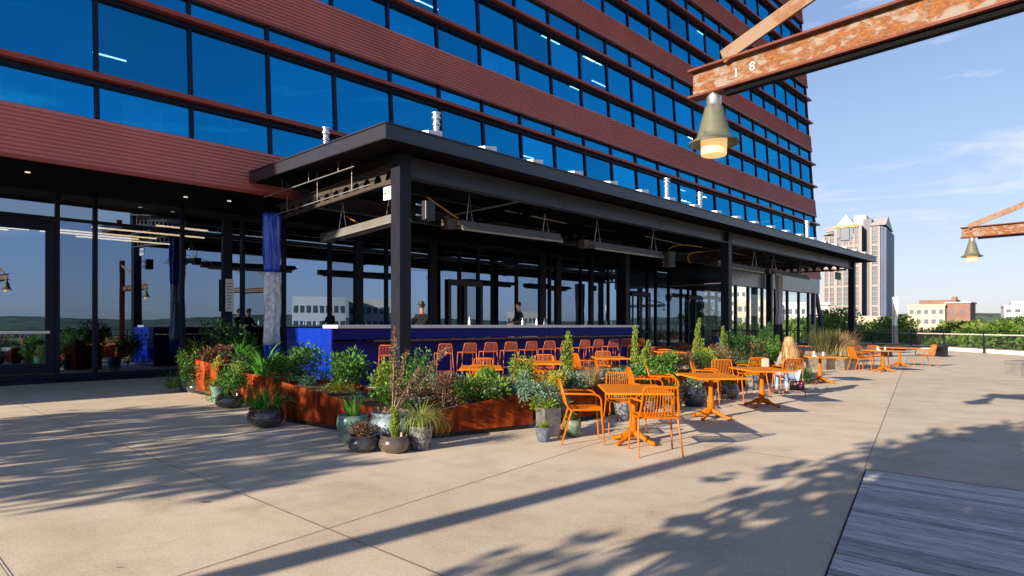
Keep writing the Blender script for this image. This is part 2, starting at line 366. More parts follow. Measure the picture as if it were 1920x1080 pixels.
# timber deck set into the paving
deck = MB(); under = MB()
yy = lambda x: 2.04 + (x - 7.65) * (2.04 - 1.36) / (7.65 - 4.21)
under.add([(-3, yy(-3) - .02, .0045), (-3, -7, .0045), (7.66, -7, .0045), (7.66, 2.03, .0045)], [(0, 1, 2, 3)])
under.build('deck_joist_gap', M_gap, kind='structure')
x = 7.60; 
while x > -2.5:
    w = .094
    x0, x1 = x - w, x
    for (ya, yb) in ((None, -1.3 - R.random() * 2), (-9, -8)):
        if ya is None:
            j = yb; t = R.random() * .0015
            deck.add([(x0, j, .012), (x1, j, .012), (x1, yy(x1) - .03, .012 + t), (x0, yy(x0) - .03, .012 + t), (x0, j, .005), (x1, j, .005), (x1, yy(x1) - .03, .005), (x0, yy(x0) - .03, .005)],
                     [(0, 1, 2, 3), (4, 5, 1, 0), (5, 6, 2, 1), (6, 7, 3, 2), (7, 4, 0, 3)])
            deck.add([(x0, -7, .012), (x1, -7, .012), (x1, j - .006, .012 + t), (x0, j - .006, .012 + t)], [(0, 1, 2, 3)])
    x -= w + .011
deck.build('wood_deck', M_deck, kind='structure')

# white parapet kerb and railing round the terrace edge
m = MB()
a, b = e0, e0 + (e1 - e0) * tpar; n2 = Vector((rd.y, -rd.x))
if n2.x < 0: n2 = -n2
aa, bb = a - n2 * .30, b - n2 * .30
m.prism([(aa.x, aa.y), (bb.x, bb.y), (bb.x - n2.x * -.22, bb.y - n2.y * -.22), (aa.x + n2.x * .22, aa.y + n2.y * .22)], .003, .26)
tag(m.build('parapet_kerb', paint('white_parapet_concrete', (.68, .64, .56), .8, var=.08)), 'low off-white concrete kerb along the terrace edge under the railing', 'kerb')
rl = thing('terrace_railing', 'long dark metal railing with mesh infill along the terrace edge in front of treetops', 'railing', (0, 0, 0))
ro = -n2 * .42
P = [RAIL[0] + rd * (t) for t in (-.6, 4.3, 7.9, 11.5, 15.1, 18.7, 22.3, 26, 29.7, 33.4)]
for q in P:
    q = q + ro; pm = MB(); ang = math.atan2(rd.y, rd.x)
    pm.cbox((q.x, q.y, .62), .05, .10, 1.20, ang); pm.cbox((q.x, q.y, .02), .16, .2, .03, ang); pm.build('post', M_black, rl)
A, B = RAIL[0] + ro - rd * .6, RAIL[0] + ro + rd * 29.7
for nm, z, w, h, mt in (('top_rail', 1.235, .09, .03, M_black), ('middle_rail', 1.03, .05, .06, M_kerb), ('bottom_rail', .30, .04, .04, M_black)):
    q = MB(); q.bar((A.x, A.y, z), (B.x, B.y, z), w, h); q.build(nm, mt, rl)
q = MB()
for k in range(8):
    z = .38 + k * .08; q.bar((A.x, A.y, z), (B.x, B.y, z), .006, .006)
q.build('infill_cable', M_grey, rl)

# ------------------------------------------------------------ office building
KL = .065
def YF(z): return 17.52 + KL * (z - 5.2)
XE, XW, XM0, PX = 53.4, -22.0, 4.31, 2.13
bld = thing('office_building', 'tall office block of blue glass with dark red ribbed bands beside the terrace', 'building', (20, 30, 0))
bl = bld.location.copy()
def bpart(mb, name, mats, parent=None, **k):
    mb.v = [(v[0] - bl[0], v[1] - bl[1], v[2] - bl[2]) for v in mb.v]
    return mb.build(name, mats, parent or bld, **k)
BANDS = [(5.2, 6.42), (10.14, 11.47), (15.33, 16.58), (20.52, 21.8), (25.75, 27.0), (31.0, 32.3)]
FINS = [[7.3, 9.40], [12.42, 14.2], [17.55, 19.4], [22.75, 24.65], [28.0, 29.9]]
for bi, (z0, z1) in enumerate(BANDS):
    m = MB(); nr = 12; x1 = XE + .18
    for k in range(nr):
        za = z0 + .06 + (z1 - z0 - .10) * k / nr; zb = z0 + .06 + (z1 - z0 - .10) * (k + 1) / nr
        ya, yb = YF(za) - .16, YF(zb) - .13
        m.quad((XW, ya, za), (x1, ya, za), (x1, yb + .005, zb - .025), (XW, yb + .005, zb - .025))
        m.quad((XW, yb + .005, zb - .025), (x1, yb + .005, zb - .025), (x1, YF(zb) - .12, zb), (XW, YF(zb) - .12, zb))
        m.quad((XW, YF(za) - .12, za), (x1, YF(za) - .12, za), (x1, ya, za), (XW, ya, za))
    # top and bottom returns and the end
    m.quad((XW, YF(z1) - .13, z1 - .04), (x1, YF(z1) - .13, z1 - .04), (x1, YF(z1) + .05, z1), (XW, YF(z1) + .05, z1))
    m.quad((x1, YF(z0) - .15, z0 + .06), (x1, YF(z0) + 24, z0 + .06), (x1, YF(z1) + 24, z1), (x1, YF(z1) - .12, z1))
    m.mi = 1
    m.box(XW, x1 + .05, YF(z0) - .17, YF(z0) + .1, z0 - .04, z0 + .058)
    m.mi = 2
    xs = XM0 + PX
    while xs < XE - 1:
        m.quad((xs - .012, YF(z0) - .168, z0 + .06), (xs + .012, YF(z0) - .168, z0 + .06), (xs + .012, YF(z1) - .138, z1 - .04), (xs - .012, YF(z1) - .138, z1 - .04)); xs += 2 * PX * (1 if bi else 1)
    bpart(m, 'spandrel_band', [M_siding, M_fin, M_seam])
for fi, fz in enumerate(FINS):
    for z in fz:
        m = MB(); y = YF(z); m.box(XW, XE + .42, y - .30, y - .02, z + .03, z + .15); bf = bpart(m, 'sunshade_fin', M_fin)
        m = MB(); m.box(XW, XE + .1, y - .10, y + .04, z - .09, z + .044); bpart(m, 'transom', M_navy, bf)
for k in range(-12, 24):
    xm = XM0 + PX * k
    if xm > XE: break
    m = MB()
    for i in range(5):
        z0, z1 = BANDS[i][1], BANDS[i + 1][0]; w = .045
        m.add([(xm - w, YF(z0) - .07, z0), (xm + w, YF(z0) - .07, z0), (xm + w, YF(z0) + .06, z0), (xm - w, YF(z0) + .06, z0),
               (xm - w, YF(z1) - .07, z1), (xm + w, YF(z1) - .07, z1), (xm + w, YF(z1) + .06, z1), (xm - w, YF(z1) + .06, z1)],
              [(0, 1, 5, 4), (1, 2, 6, 5), (3, 0, 4, 7)])
    bpart(m, 'mullion', M_navy)
m = MB()
for i in range(5):
    z0, z1 = BANDS[i][1], BANDS[i + 1][0]
    m.add([(XE - .06, YF(z0) - .09, z0), (XE + .06, YF(z0) - .09, z0), (XE + .06, YF(z1) - .09, z1), (XE - .06, YF(z1) - .09, z1), (XE + .06, YF(z0) + .2, z0), (XE + .06, YF(z1) + .2, z1)], [(0, 1, 2, 3), (1, 4, 5, 2)])
    m.quad((XE + .03, YF(z0) + .2, z0), (XE + .03, YF(z0) + 24, z0), (XE + .03, YF(z1) + 24, z1), (XE + .03, YF(z1) + .2, z1))
bpart(m, 'corner_post', M_navy)
panes = []; rest = MB()
for i in range(5):
    rows = [(BANDS[i][1], FINS[i][0] - .09), (FINS[i][0] + .10, FINS[i][1] - .09), (FINS[i][1] + .10, BANDS[i + 1][0])]
    for k in range(-3, 24):
        xa, xb = XM0 + PX * k + .045, min(XM0 + PX * (k + 1) - .045, XE - .06)
        if xb <= xa: continue
        for (z0, z1) in rows:
            d = xa * CA + YF(z0) * SA; cx = xa * SA - YF(z0) * CA
            if d < 1: continue
            px_ = CX + F * cx / d; pyy = CY - F * ((z0 + z1) / 2 - H) / d
            vis = -250 < px_ < 1560 and pyy > -330
            panes.append(((z1 - z0) / d / d * (1 if vis else .01), (xa, xb, z0, z1)))
panes.sort(key=lambda t: -t[0])
for j, (_, (xa, xb, z0, z1)) in enumerate(panes):
    q = MB() if j < 98 else rest
    t1, t2 = R.uniform(-.004, .004), R.uniform(-.004, .004)
    q.quad((xa, YF(z0) + t1, z0), (xb, YF(z0) + t2, z0), (xb, YF(z1) + t2, z1), (xa, YF(z1) + t1, z1))
    if j < 98: bpart(q, 'window_pane', M_glassT)
bpart(rest, 'window_pane', M_glassT, kind='stuff')
# dark inside behind the glass, floor slabs and lit ceiling strips
m = MB(); m.box(XW, XE - .3, 27, 41, -1, 32.2)
for (z0, z1) in BANDS: m.box(XW, XE - .3, YF(z0) + .2, 27.1, z0 + .35, z0 + .75)
m.box(XW, XE + .1, YF(32.3) - .1, 41, 32.3, 32.6)
bpart(m, 'interior_floor', M_inner)
for i in range(5):
    zc = BANDS[i + 1][0] - .35
    for _ in range(16 if i < 2 else 10):
        x = R.choice([-2, 5.2, 5.6, 8.6, 12, 16, 19, 23, 26, 29, 31, 35, 38, 42]) + R.uniform(-.6, .6); y = R.choice([19.6, 21.2, 22.6, 24.4])
        q = MB(); L = R.choice([.9, 1.3, 1.3]); q.box(x, x + L, y, y + .07, zc, zc + .03); bpart(q, 'ceiling_light', M_litet)
# office things seen faintly behind the glass: white partitions
for (xa, xb, y, z0, z1) in ((2.9, 4.0, 20.2, 6.7, 7.9), (6.5, 8.3, 19.6, 6.6, 7.7), (5.4, 5.9, 19.4, 6.5, 7.3), (13.0, 13.6, 20, 11.6, 12.3), (16.5, 17.2, 20, 11.6, 12.4), (24, 24.8, 20, 16.6, 17.3)):
    q = MB(); f = .05
    q.box(xa, xa + f, y, y + f, z0, z1); q.box(xb - f, xb, y, y + f, z0, z1); q.box(xa, xb, y, y + f, z1, z1 + f); q.box(xa, xb, y, y + f, z0 - f, z0)
    bpart(q, 'office_partition', M_white)

rb = random.Random(31)
for i in range(4):
    for k in range(-2, 23):
        if rb.random() < .30:
            xa = XM0 + PX * k + rb.uniform(.05, .9); w_ = rb.uniform(.5, 1.15); z0 = BANDS[i][1] + .02; z1 = FINS[i][0] - rb.uniform(.1, .4)
            q = MB(); q.box(xa, min(xa + w_, XM0 + PX * (k + 1) - .1), YF(z0) + .45, YF(z0) + .48, z0, z1); bpart(q, 'window_blind', M_blind)
# ground floor: recessed shopfront, soffit, doors
YS = 21.28
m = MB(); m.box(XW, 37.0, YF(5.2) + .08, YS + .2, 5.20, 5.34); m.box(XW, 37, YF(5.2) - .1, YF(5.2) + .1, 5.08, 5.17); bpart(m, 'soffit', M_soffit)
for (x, y) in ((3.2, 18.9), (6.9, 19.3), (8.0, 19.0), (1.0, 18.6)):
    q = MB(); q.lathe([(.055, 0), (.055, .02)], (x, y, 5.175), 14); bpart(q, 'downlight', M_down)
m = MB(); m.box(XW, 37, YS - .14, YS + .16, 0, .22); m.box(XW, 4.2, YS - .5, YS - .15, 0, .09); m.box(4.26, 37, YS - .42, YS - .15, 0, .05); bpart(m, 'plinth', [M_navy])
SX = [-9.0, -5.5, -1.6, 1.9, 4.26, 5.16, 7.5, 8.88, 9.4, 10.85, 12.64, 13.87, 15.15, 17.52, 19.03, 20.16, 22.71, 24.59, 25.17, 25.85, 27.75, 28.7, 30.32, 31.43, 34.43, 35.42, 37.0]
WIDE = {13.87: .34, 17.52: .4, 24.59: .45, 25.85: .4, 28.7: .3, 8.88: .3}
for x in SX:
    w = WIDE.get(x, .10); m = MB(); m.box(x - w / 2, x + w / 2, YS - .09, YS + .05, .22, 5.2); bpart(m, 'shopfront_mullion', M_navy)
m = MB(); m.box(XW, 37, YS - .07, YS + .03, 4.44, 4.52); bpart(m, 'shopfront_transom', M_navy)
for a, b in zip(SX[:-1], SX[1:]):
    wa, wb = WIDE.get(a, .10) / 2, WIDE.get(b, .10) / 2
    if b - a < .4: continue
    q = MB()
    if (a, b) == (1.9, 4.26):
        q.quad((a + wa, YS, 4.52), (b - wb, YS, 4.52), (b - wb, YS - .034, 5.2), (a + wa, YS - .034, 5.2)); bpart(q, 'shopfront_pane', M_glassS)
        d = MB()
        for (x0, x1, z0, z1) in ((a + wa, a + wa + .22, .24, 4.40), (b - wb - .22, b - wb, .24, 4.40), (a + wa + .22, b - wb - .22, 4.12, 4.40), (a + wa + .22, b - wb - .22, .24, .52)):
            d.box(x0, x1, YS - .06, YS + .02, z0, z1)
        dd = bpart(d, 'door', M_navy)
        q = MB(); q.quad((a + .27, YS - .02, .52), (b - .27, YS - .02, .52), (b - .27, YS - .02, 4.12), (a + .27, YS - .02, 4.12)); bpart(q, 'door_pane', M_glassS, dd)
        q = MB(); q.box(a + .1, b - .2, YS - .20, YS - .14, 1.33, 1.40); q.box(a + .2, a + .24, YS - .15, YS - .05, 1.34, 1.39); q.box(b - .3, b - .26, YS - .15, YS - .05, 1.34, 1.39); bpart(q, 'push_bar', M_galv, dd)
        continue
    for (z0, z1) in ((.22, 4.44), (4.52, 5.2)):
        q = MB(); t = R.uniform(-.004, .004)
        to = .034 if z0 > 4 else 0; q.quad((a + wa, YS + t, z0), (b - wb, YS - t, z0), (b - wb, YS - t - to, z1), (a + wa, YS + t - to, z1)); bpart(q, 'shopfront_pane', M_glassS)
# a second framed door behind the bar
for xd in (18.3, 32.6):
    d = MB()
    for (x0, x1, z0, z1) in ((xd, xd + .16, .3, 3.3), (xd + .9, xd + 1.1, .3, 3.3), (xd + 1.9, xd + 2.06, .3, 3.3), (xd, xd + 2.06, 3.3, 3.55), (xd, xd + 2.06, 1.1, 1.22)): d.box(x0, x1, YS - .13, YS - .092, z0, z1)
    bpart(d, 'door_frame', M_black)
for (x, y, z, L) in ((5.6, 23.4, 4.6, 3.4), (4.9, 24.8, 4.6, 3.0), (5.8, 26.2, 4.6, 3.0), (7.2, 22.6, 4.75, 1.6), (4.2, 23.0, 4.3, 2.6), (1.6, 23.2, 4.6, 1.6), (2.0, 24.6, 4.5, 2.2), (1.5, 26, 4.6, 2.4)):
    q = MB(); q.box(x, x + L, y, y + .09, z, z + .04); bpart(q, 'ceiling_light', M_lite)
# projecting glazed bay at the far end
m = MB(); m.box(37, XE - .6, 17.2, 17.55, 4.0, 5.1); m.box(37, XE - .6, 17.5, 21.3, 3.98, 4.1); bpart(m, 'bay_fascia', M_grey)
m = MB(); m.quad((37, 17.45, .2), (XE - 1.4, 17.45, .2), (XE - 1.4, 17.45, 4.0), (37, 17.45, 4.0)); m.quad((37, 21.2, .2), (37, 17.45, .2), (37, 17.45, 4.0), (37, 21.2, 4.0)); bpart(m, 'bay_glazing', glassmat('pale_bay_glass', (.8, .9, .92), (.5, .55, .55), .72, .05))
for x in [37, 38.4, 40.2, 42.4, 44.6, 46.8, 49.0, 51.0, 52.0]:
    m = MB(); m.box(x - .07, x + .07, 17.36, 17.52, 0, 4.0); bpart(m, 'bay_mullion', M_black)
m = MB(); m.bar((XE - .9, 17.4, 4.2), (XE - .1, 17.0, 0), .22, .22); bpart(m, 'raking_strut', M_fascia)
m = MB(); m.box(XE - 1.4, XE - 1.15, 17.3, 18.5, 0, 4.1); bpart(m, 'bay_end_wall', M_grey)

# ------------------------------------------------------------ dining pavilion (canopy)
cx0, cx1, cy0, cy1, zt, zb = 7.86, 44.0, 11.05, 17.36, 5.75, 5.43
pav = thing('open_pavilion', 'black steel open pavilion roof over the bar, standing on square posts', 'pavilion', (cx0, cy0, 0))
pl = pav.location.copy()
def ppart(mb, name, mats, parent=None, **k):
    mb.v = [(v[0] - pl[0], v[1] - pl[1], v[2] - pl[2]) for v in mb.v]
    return mb.build(name, mats, parent or pav, **k)
m = MB(); m.box(cx0, cx1, cy0, cy0 + .06, zb, zt - .03); m.box(cx0, cx0 + .06, cy0 + .06, cy1, zb, zt - .03); m.box(cx1 - .06, cx1, cy0 + .06, cy1, zb, zt - .03)
m.box(cx0 - .03, cx1 + .03, cy0 - .03, cy1, zt - .03, zt); m.box(cx0 - .02, cx1 + .02, cy0 - .02, cy0, zb - .02, zb + .02)
ppart(m, 'roof_fascia', M_fascia)
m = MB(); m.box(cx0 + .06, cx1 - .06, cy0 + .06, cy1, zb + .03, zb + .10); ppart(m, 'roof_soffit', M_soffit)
m = MB()
x = cx0 + .15
while x < cx1: m.box(x, x + .04, cy0 + .1, cy1, zt, zt + .05); x += .42
ppart(m, 'roof_sheet', M_fascia)
CY0, CY1 = 11.97, 16.95; CXS = (8.93, 25.49, 42.4)
def ibeam(m, a, b, h, w, tf=.025, tw=.02):
    a = Vector(a); b = Vector(b)
    m.bar(a + Vector((0, 0, h / 2 - tf / 2)), b + Vector((0, 0, h / 2 - tf / 2)), w, tf); m.bar(a - Vector((0, 0, h / 2 - tf / 2)), b - Vector((0, 0, h / 2 - tf / 2)), w, tf)
    m.bar(a, b, tw, h - 2 * tf)
for yc in (CY0, CY1):
    m = MB(); ibeam(m, (CXS[0] + .2, yc, 5.17), (CXS[2] + .1, yc, 5.17), .46, .28)
    e = ppart(m, 'edge_beam', M_fascia)
    if yc == CY0:
        for bx in (14.6, 20.2, 31, 36.6):
            q = MB()
            for dx in (0, .22):
                for dz in (-.1, 0, .1): q.lathe([(.022, 0), (.022, .016)], (0, 0, 0), 6, M=Matrix.Translation((bx + dx, yc - .010, 5.17 + dz)) @ Matrix.Rotation(rad(90), 4, 'X'))
            ppart(q, 'bolt_group', M_black, e)
for x in CXS:
    for yc in (CY0, CY1):
        if x < 9 and yc == CY1: continue
        m = MB(); w = .31
        m.box(x - w / 2, x + w / 2, yc - .17, yc - .145, .02, 5.42); m.box(x - w / 2, x + w / 2, yc + .145, yc + .17, .02, 5.42); m.box(x - .012, x + .012, yc - .145, yc + .145, .02, 5.42)
        m.box(x - w / 2, x - w / 2 + .02, yc - .145, yc + .145, .02, 5.42)
        m.box(x - .28, x + .28, yc - .28, yc + .28, .003, .03)
        ppart(m, 'column', M_col)
def arched(m, a, b, h, cell=.46, r=.15):
    a = Vector(a); b = Vector(b); L = (b - a).length; n = int(L / cell); ux = (b - a) / L; uz = Vector((0, 0, 1)); nrm = ux.cross(uz) * .012
    for side in (-1, 1):
        o = nrm * side
        def P(s, z): return a + ux * s + uz * z + o
        m.quad(P(0, 0), P(L, 0), P(L, .09), P(0, .09))
        for i in range(n):
            s0 = i * cell; c = s0 + cell / 2; base = .09
            m.quad(P(s0, base), P(c - r, base), P(c - r, h), P(s0, h)); m.quad(P(c + r, base), P(s0 + cell, base), P(s0 + cell, h), P(c + r, h))
            K = 6
            for k in range(K):
                t0, t1 = math.pi * k / K, math.pi * (k + 1) / K
                xa, za = c - r * math.cos(t0), base + r * 1.25 * math.sin(t0); xb, zb_ = c - r * math.cos(t1), base + r * 1.25 * math.sin(t1)
                m.quad(P(xa, za), P(xb, zb_), P(xb, h), P(xa, h))
    m.bar(a + uz * 0, b + uz * 0, .07, .02); m.bar(a + uz * h, b + uz * h, .18, .02)
M_brownst = paint('brown_primed_steel', (.045, .034, .028), .5, var=.2)
for x in (8.93, 14.5, 20, 25.5, 31, 36.7, 42.0):
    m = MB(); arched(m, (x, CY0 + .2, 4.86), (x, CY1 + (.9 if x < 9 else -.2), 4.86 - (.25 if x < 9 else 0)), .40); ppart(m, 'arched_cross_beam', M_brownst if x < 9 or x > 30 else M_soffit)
for (a, b) in (((8.55, 12.6, 4.80), (8.55, 17.9, 4.62)), ((8.3, 12.9, 5.22), (8.3, 17.5, 5.12))):
    m = MB(); m.tube([a, b], .014, 8)
    for t in (.15, .45, .75): 
        p = Vector(a).lerp(Vector(b), t); m.tube([p, (p.x, p.y, 5.45)], .008, 5)
    ppart(m, 'ceiling_conduit', M_grey)
for k in range(9):
    m = MB(); xx = 10 + k * 3.9; m.tube([(xx, 12.3, 5.2), (xx + .3, 16.6, 5.2)], .03, 6); m.tube([(xx, 13.5, 5.0), (xx + 3.2, 13.7, 5.0)], .02, 6); ppart(m, 'ceiling_conduit', M_grey if k % 2 else M_black)
for k in range(20):
    x = 9.15 + 1.75 * k; m = MB()
    m.add([(x, 11.25, 5.76), (x + .40, 11.25, 5.76), (x + .40, 11.25, 5.96), (x, 11.25, 5.90), (x, 11.55, 5.76), (x + .40, 11.55, 5.76), (x + .40, 11.55, 6.0), (x, 11.55, 5.94)],
          [(0, 1, 2, 3), (3, 2, 6, 7), (1, 5, 6, 2), (5, 4, 7, 6), (4, 0, 3, 7)])
    ppart(m, 'roof_bracket', M_white)
for (px_, pyt, Y, r) in ((611, 240, 16.0, .075), (818, 212, 13.6, .085), (1250, 335, 13.6, .09), (1312, 361, 13.6, .09), (1513, 414, 13.6, .11)):
    p = atY(px_, pyt, Y); m = MB()
    m.lathe([(r, 5.76), (r, p.z - .36), (r * 1.35, p.z - .34), (r * 1.35, p.z - .30), (r, p.z - .28), (r, p.z - .2), (r * 1.5, p.z - .17), (r * 1.5, p.z - .12), (r * 1.1, p.z - .1), (r * 1.1, p.z - .05), (r * 1.55, p.z - .03), (r * 1.55, p.z)], (p.x, p.y, 0), 16)
    ppart(m, 'flue_pipe', M_galv)

for (p0, p1, p2) in (((22.3, 12.8, 4.5), (23.0, 12.9, 4.85), (24.6, 12.6, 4.75)), ((24.2, 12.9, 4.1), (23.4, 12.9, 4.5), (24.9, 12.7, 4.6)), ((9.9, 15.8, 4.6), (10.2, 15.2, 4.2), (10.0, 14.9, 4.35)), ((10.2, 12.6, 4.75), (10.8, 12.7, 4.55), (11.5, 12.9, 4.4))):
    m = MB(); p0, p1, p2 = Vector(p0), Vector(p1), Vector(p2)
    m.tube([p0 * (1 - t) ** 2 + p1 * 2 * t * (1 - t) + p2 * t * t for t in [i / 8 for i in range(9)]], .016, 6); ppart(m, 'gas_hose', M_hose)
def heater(a, b, label, tilt=0):
    a = Vector(a); b = Vector(b); L = (b - a).length; ang = math.atan2(b.y - a.y, b.x - a.x)
    t = thing('patio_heater', label, 'heater', a, ang, 'long metal heaters hung under the pavilion roof'); dz = (b.z - a.z)
    m = MB(); w0, w1, hh = .30, .12, .24
    prof = [(-w0, 0), (-w0, .05), (-w1, hh), (w1, hh), (w0, .05), (w0, 0), (w0 - .02, 0), (w1 - .02, hh - .03), (-w1 + .02, hh - .03), (-w0 + .02, 0)]
    Mx = Matrix.Rotation(tilt, 4, 'X')
    vs = [Mx @ Vector((x, p[0], p[1])) + Vector((0, 0, dz * x / L)) for x in (0, L) for p in prof]; n = len(prof)
    m.add(vs, [(i, (i + 1) % n, n + (i + 1) % n, n + i) for i in range(n)] + [tuple(range(n)), tuple(range(2 * n - 1, n - 1, -1))]); m.build('reflector', M_heater, t)
    m = MB(); m.tube([(.02, 0, .07), (L - .02, 0, .07 + dz)], .035, 8); m.build('burner_tube', M_black, t)
    m = MB(); m.cbox((-.22, 0, .10), .36, .24, .26); m.build('burner_box', M_brownst, t)
    m = MB()
    for s in (.5, L - .5):
        m.tube([(s, -.12, .22 + dz * s / L), (s, 0, 1.0)], .008, 4); m.tube([(s, .12, .22 + dz * s / L), (s, 0, 1.0)], .008, 4)
    m.build('hanger', M_galv, t)
    return t
heater((9.7, 16.2, 3.93), (9.9, 13.2, 4.16), 'patio heater angled at the open left end of the pavilion', rad(8))
heater((11.5, 13.0, 4.14), (15.7, 13.0, 4.20), 'pale patio heater just right of the front corner post', rad(14))
heater((17.4, 13.0, 4.14), (22.0, 13.0, 4.16), 'patio heater in the middle, left of the hanging brown box', rad(14))
heater((27.0, 13.0, 4.16), (31.2, 13.0, 4.14), 'patio heater just right of the middle front post', rad(14))
heater((32.6, 13.0, 4.16), (37.4, 13.0, 4.12), 'patio heater farthest right under the pavilion roof', rad(14))
def speaker(loc, rz, label, mt, s=1.0):
    t = thing('loudspeaker', label, 'speaker', loc, rz, 'loudspeakers fixed under the pavilion roof')
    m = MB(); m.box(-.14 * s, .14 * s, -.14 * s, .12 * s, -.22 * s, .22 * s); m.build('cabinet', mt, t, bevel=.015)
    m = MB(); m.box(-.115 * s, .115 * s, -.155 * s, -.142 * s, -.19 * s, .19 * s); m.build('grille', M_black, t)
    m = MB()
    for z in (-.12, .12): m.bar((-.30, .02, z), (-.14, .02, z), .03, .03)
    m.build('bracket', M_galv, t)
speaker((9.50, 11.75, 4.20), 0, 'blue-black loudspeaker bracketed to the front corner post', M_fascia)
speaker((21.9, 12.6, 4.05), rad(-15), 'brown box loudspeaker hanging between two heaters', M_brownst, 1.3)
# exit sign
def text(s, size, mt, M, name='lettering', parent=None, ext=.003):
    c = bpy.data.curves.new(name, 'FONT'); c.body = s; c.size = size; c.extrude = ext; c.align_x = 'CENTER'; c.align_y = 'CENTER'
    o = bpy.data.objects.new(name, c); col.objects.link(o)
    dg = bpy.context.evaluated_depsgraph_get(); me = bpy.data.meshes.new_from_object(o.evaluated_get(dg)); bpy.data.objects.remove(o)
    me.materials.clear(); me.materials.append(mt); o = bpy.data.objects.new(name, me); col.objects.link(o); o.matrix_local = M
    if parent is not None: o.parent = parent; o.matrix_local = M; kids.setdefault(parent.name, []).append(o)
    return o
ex = thing('exit_sign', 'white exit sign with green letters beside the front corner post', 'sign', (9.0, 12.50, 4.50), 0)
m = MB(); m.box(-.02, .02, -.28, .22, 0, .32); m.build('sign_box', M_white, ex)
text('EXIT', .21, paint('green_letters', (.0, .25, .09), .5), Matrix.Translation((-.024, -.03, .16)) @ Matrix.Rotation(rad(-90), 4, 'Z') @ Matrix.Rotation(rad(90), 4, 'X'), 'lettering', ex)
m = MB(); m.tube([(0, -.03, .32), (0, -.03, .62)], .015, 6); m.build('bracket', M_black, ex)
ex2 = thing('exit_sign', 'green-backed exit sign beside the far right post of the pavilion', 'sign', (40.9, 12.3, 4.25))
m = MB(); m.box(-.45, .45, -.03, .03, 0, .42); m.build('sign_box', paint('green_sign', (.02, .10, .06), .5), ex2); m = MB(); m.tube([(0, 0, .42), (0, 0, .9)], .015, 6); m.build('bracket', M_black, ex2)

# rolled-up weather curtains
def curtain(x, y, z0, z1, r, label, segs):
    t = thing('rolled_curtain', label, 'curtain', (x, y, z0), 0, 'rolled curtains at the pavilion sides')
    for (za, zb_, mt, nm) in segs:
        m = MB(); n = 96; vs = []; fs = []; K = 14
        for k in range(K + 1):
            z = za + (zb_ - za) * k / K
            for i in range(n):
                a = i * 2 * math.pi / n
                f = (z - z0) / (z1 - z0); rr = r * (.80 + .22 * f + .14 * math.exp(-((f - .12) / .12) ** 2) - .12 * math.exp(-((f - .56) / .10) ** 2)) * (1 + .17 * math.sin(a * 6 + .8 * math.sin(z * 1.6)) + .09 * math.sin(a * 13 + z * 2.2) + .04 * math.sin(a * 23 - z * 3))
                vs.append((rr * math.cos(a), rr * math.sin(a), z - z0))
        for k in range(K):
            for i in range(n): fs.append((k * n + i, k * n + (i + 1) % n, (k + 1) * n + (i + 1) % n, (k + 1) * n + i))
        fs.append(tuple(range(n - 1, -1, -1))); fs.append(tuple(K * n + i for i in range(n)))
        m.add(vs, fs, True); m.build(nm, mt, t, sharp=False)
    return t
M_vinyl = paint('clear_vinyl_folds', (.74, .79, .86), .15, var=.45, scale=6, coat=.8)
M_cblue = paint('blue_vinyl', (.012, .07, .58), .22, var=.25, scale=3, coat=.6)
curtain(8.62, 17.6, .55, 4.72, .215, 'rolled blue and clear vinyl curtain at the left end of the pavilion', [(.55, 1.0, M_cblue, 'blue_hem'), (1.0, 3.05, M_vinyl, 'clear_panel'), (3.05, 4.72, M_cblue, 'blue_panel')])
pc = g(1488, 664); curtain(36.9, 14.2, .1, 4.5, .19, 'rolled clear curtain with black foot near the far end of the pavilion', [(.1, 1.6, M_black, 'black_hem'), (1.6, 4.5, paint('frosted_vinyl', (.62, .58, .58), .4, var=.1), 'clear_panel')])
q = g(1625, 655); curtain(45.5, 10.4, .1, 3.15, .16, 'white rolled curtain pole standing outside the far right post', [(.1, 1.5, M_grey, 'grey_hem'), (1.5, 3.3, M_white, 'white_panel')])
# notices
t = tag(MB().build('x', M_white), None)
bpy.data.objects.remove(t)
nb = thing('wall_notice', 'white printed notice on the dark post left of the blue curtain', 'notice', (8.86, YS - .26, 2.0))
m = MB(); m.box(-.13, .13, -.01, .01, 0, 1.05); m.build('sheet', M_white, nb)
m = MB()
for k in range(9): m.box(-.09, R.uniform(.02, .09), -.014, -.011, .09 + k * .1, .12 + k * .1)
m.build('print_line', M_grey, nb)

# ------------------------------------------------------------ bar
bar = thing('bar_counter', 'long royal blue bar with pale stone top under the pavilion', 'bar', (8.3, 13.9, 0))
m = MB(); m.box(0, .04, 0, 2.2, 0, 1.48); m.build('end_panel', M_blue, bar)
m = MB(); m.box(.042, 13.2, .34, .44, 0, 1.15); m.box(.042, 13.2, 2.1, 2.2, 0, 1.1); m.box(13.2, 13.24, .3, 2.2, 0, 1.4); m.build('front_panel', M_bluem, bar)
m = MB(); m.box(.042, 13.3, .0, .30, 1.20, 1.47); m.build('upper_fascia', M_bluem, bar)
m = MB(); m.box(1.2, 13.2, -.06, .33, 1.13, 1.175); m.build('drinks_ledge', M_wood, bar)
m = MB(); m.box(-.02 + .15, 13.5, -.08, .62, 1.475, 1.56); m.build('worktop', M_counter, bar, bevel=.008)
m = MB(); m.box(.05, 13.1, 1.3, 2.1, .9, .96); m.build('back_worktop', M_galv, bar)
def bottle(x, y, z, h, mt, label, k):
    t = MB(); r = h * .15; t.lathe([(r, 0), (r, h * .55), (r * .4, h * .72), (r * .35, h)], (0, 0, 0), 10)
    o = t.build(k, mt); o.location = (x, y, z); tag(o, label, k, 'small ware along the bar top')
M_wareglass = paint('pale_bar_glassware', (.5, .55, .55), .1, var=.2)
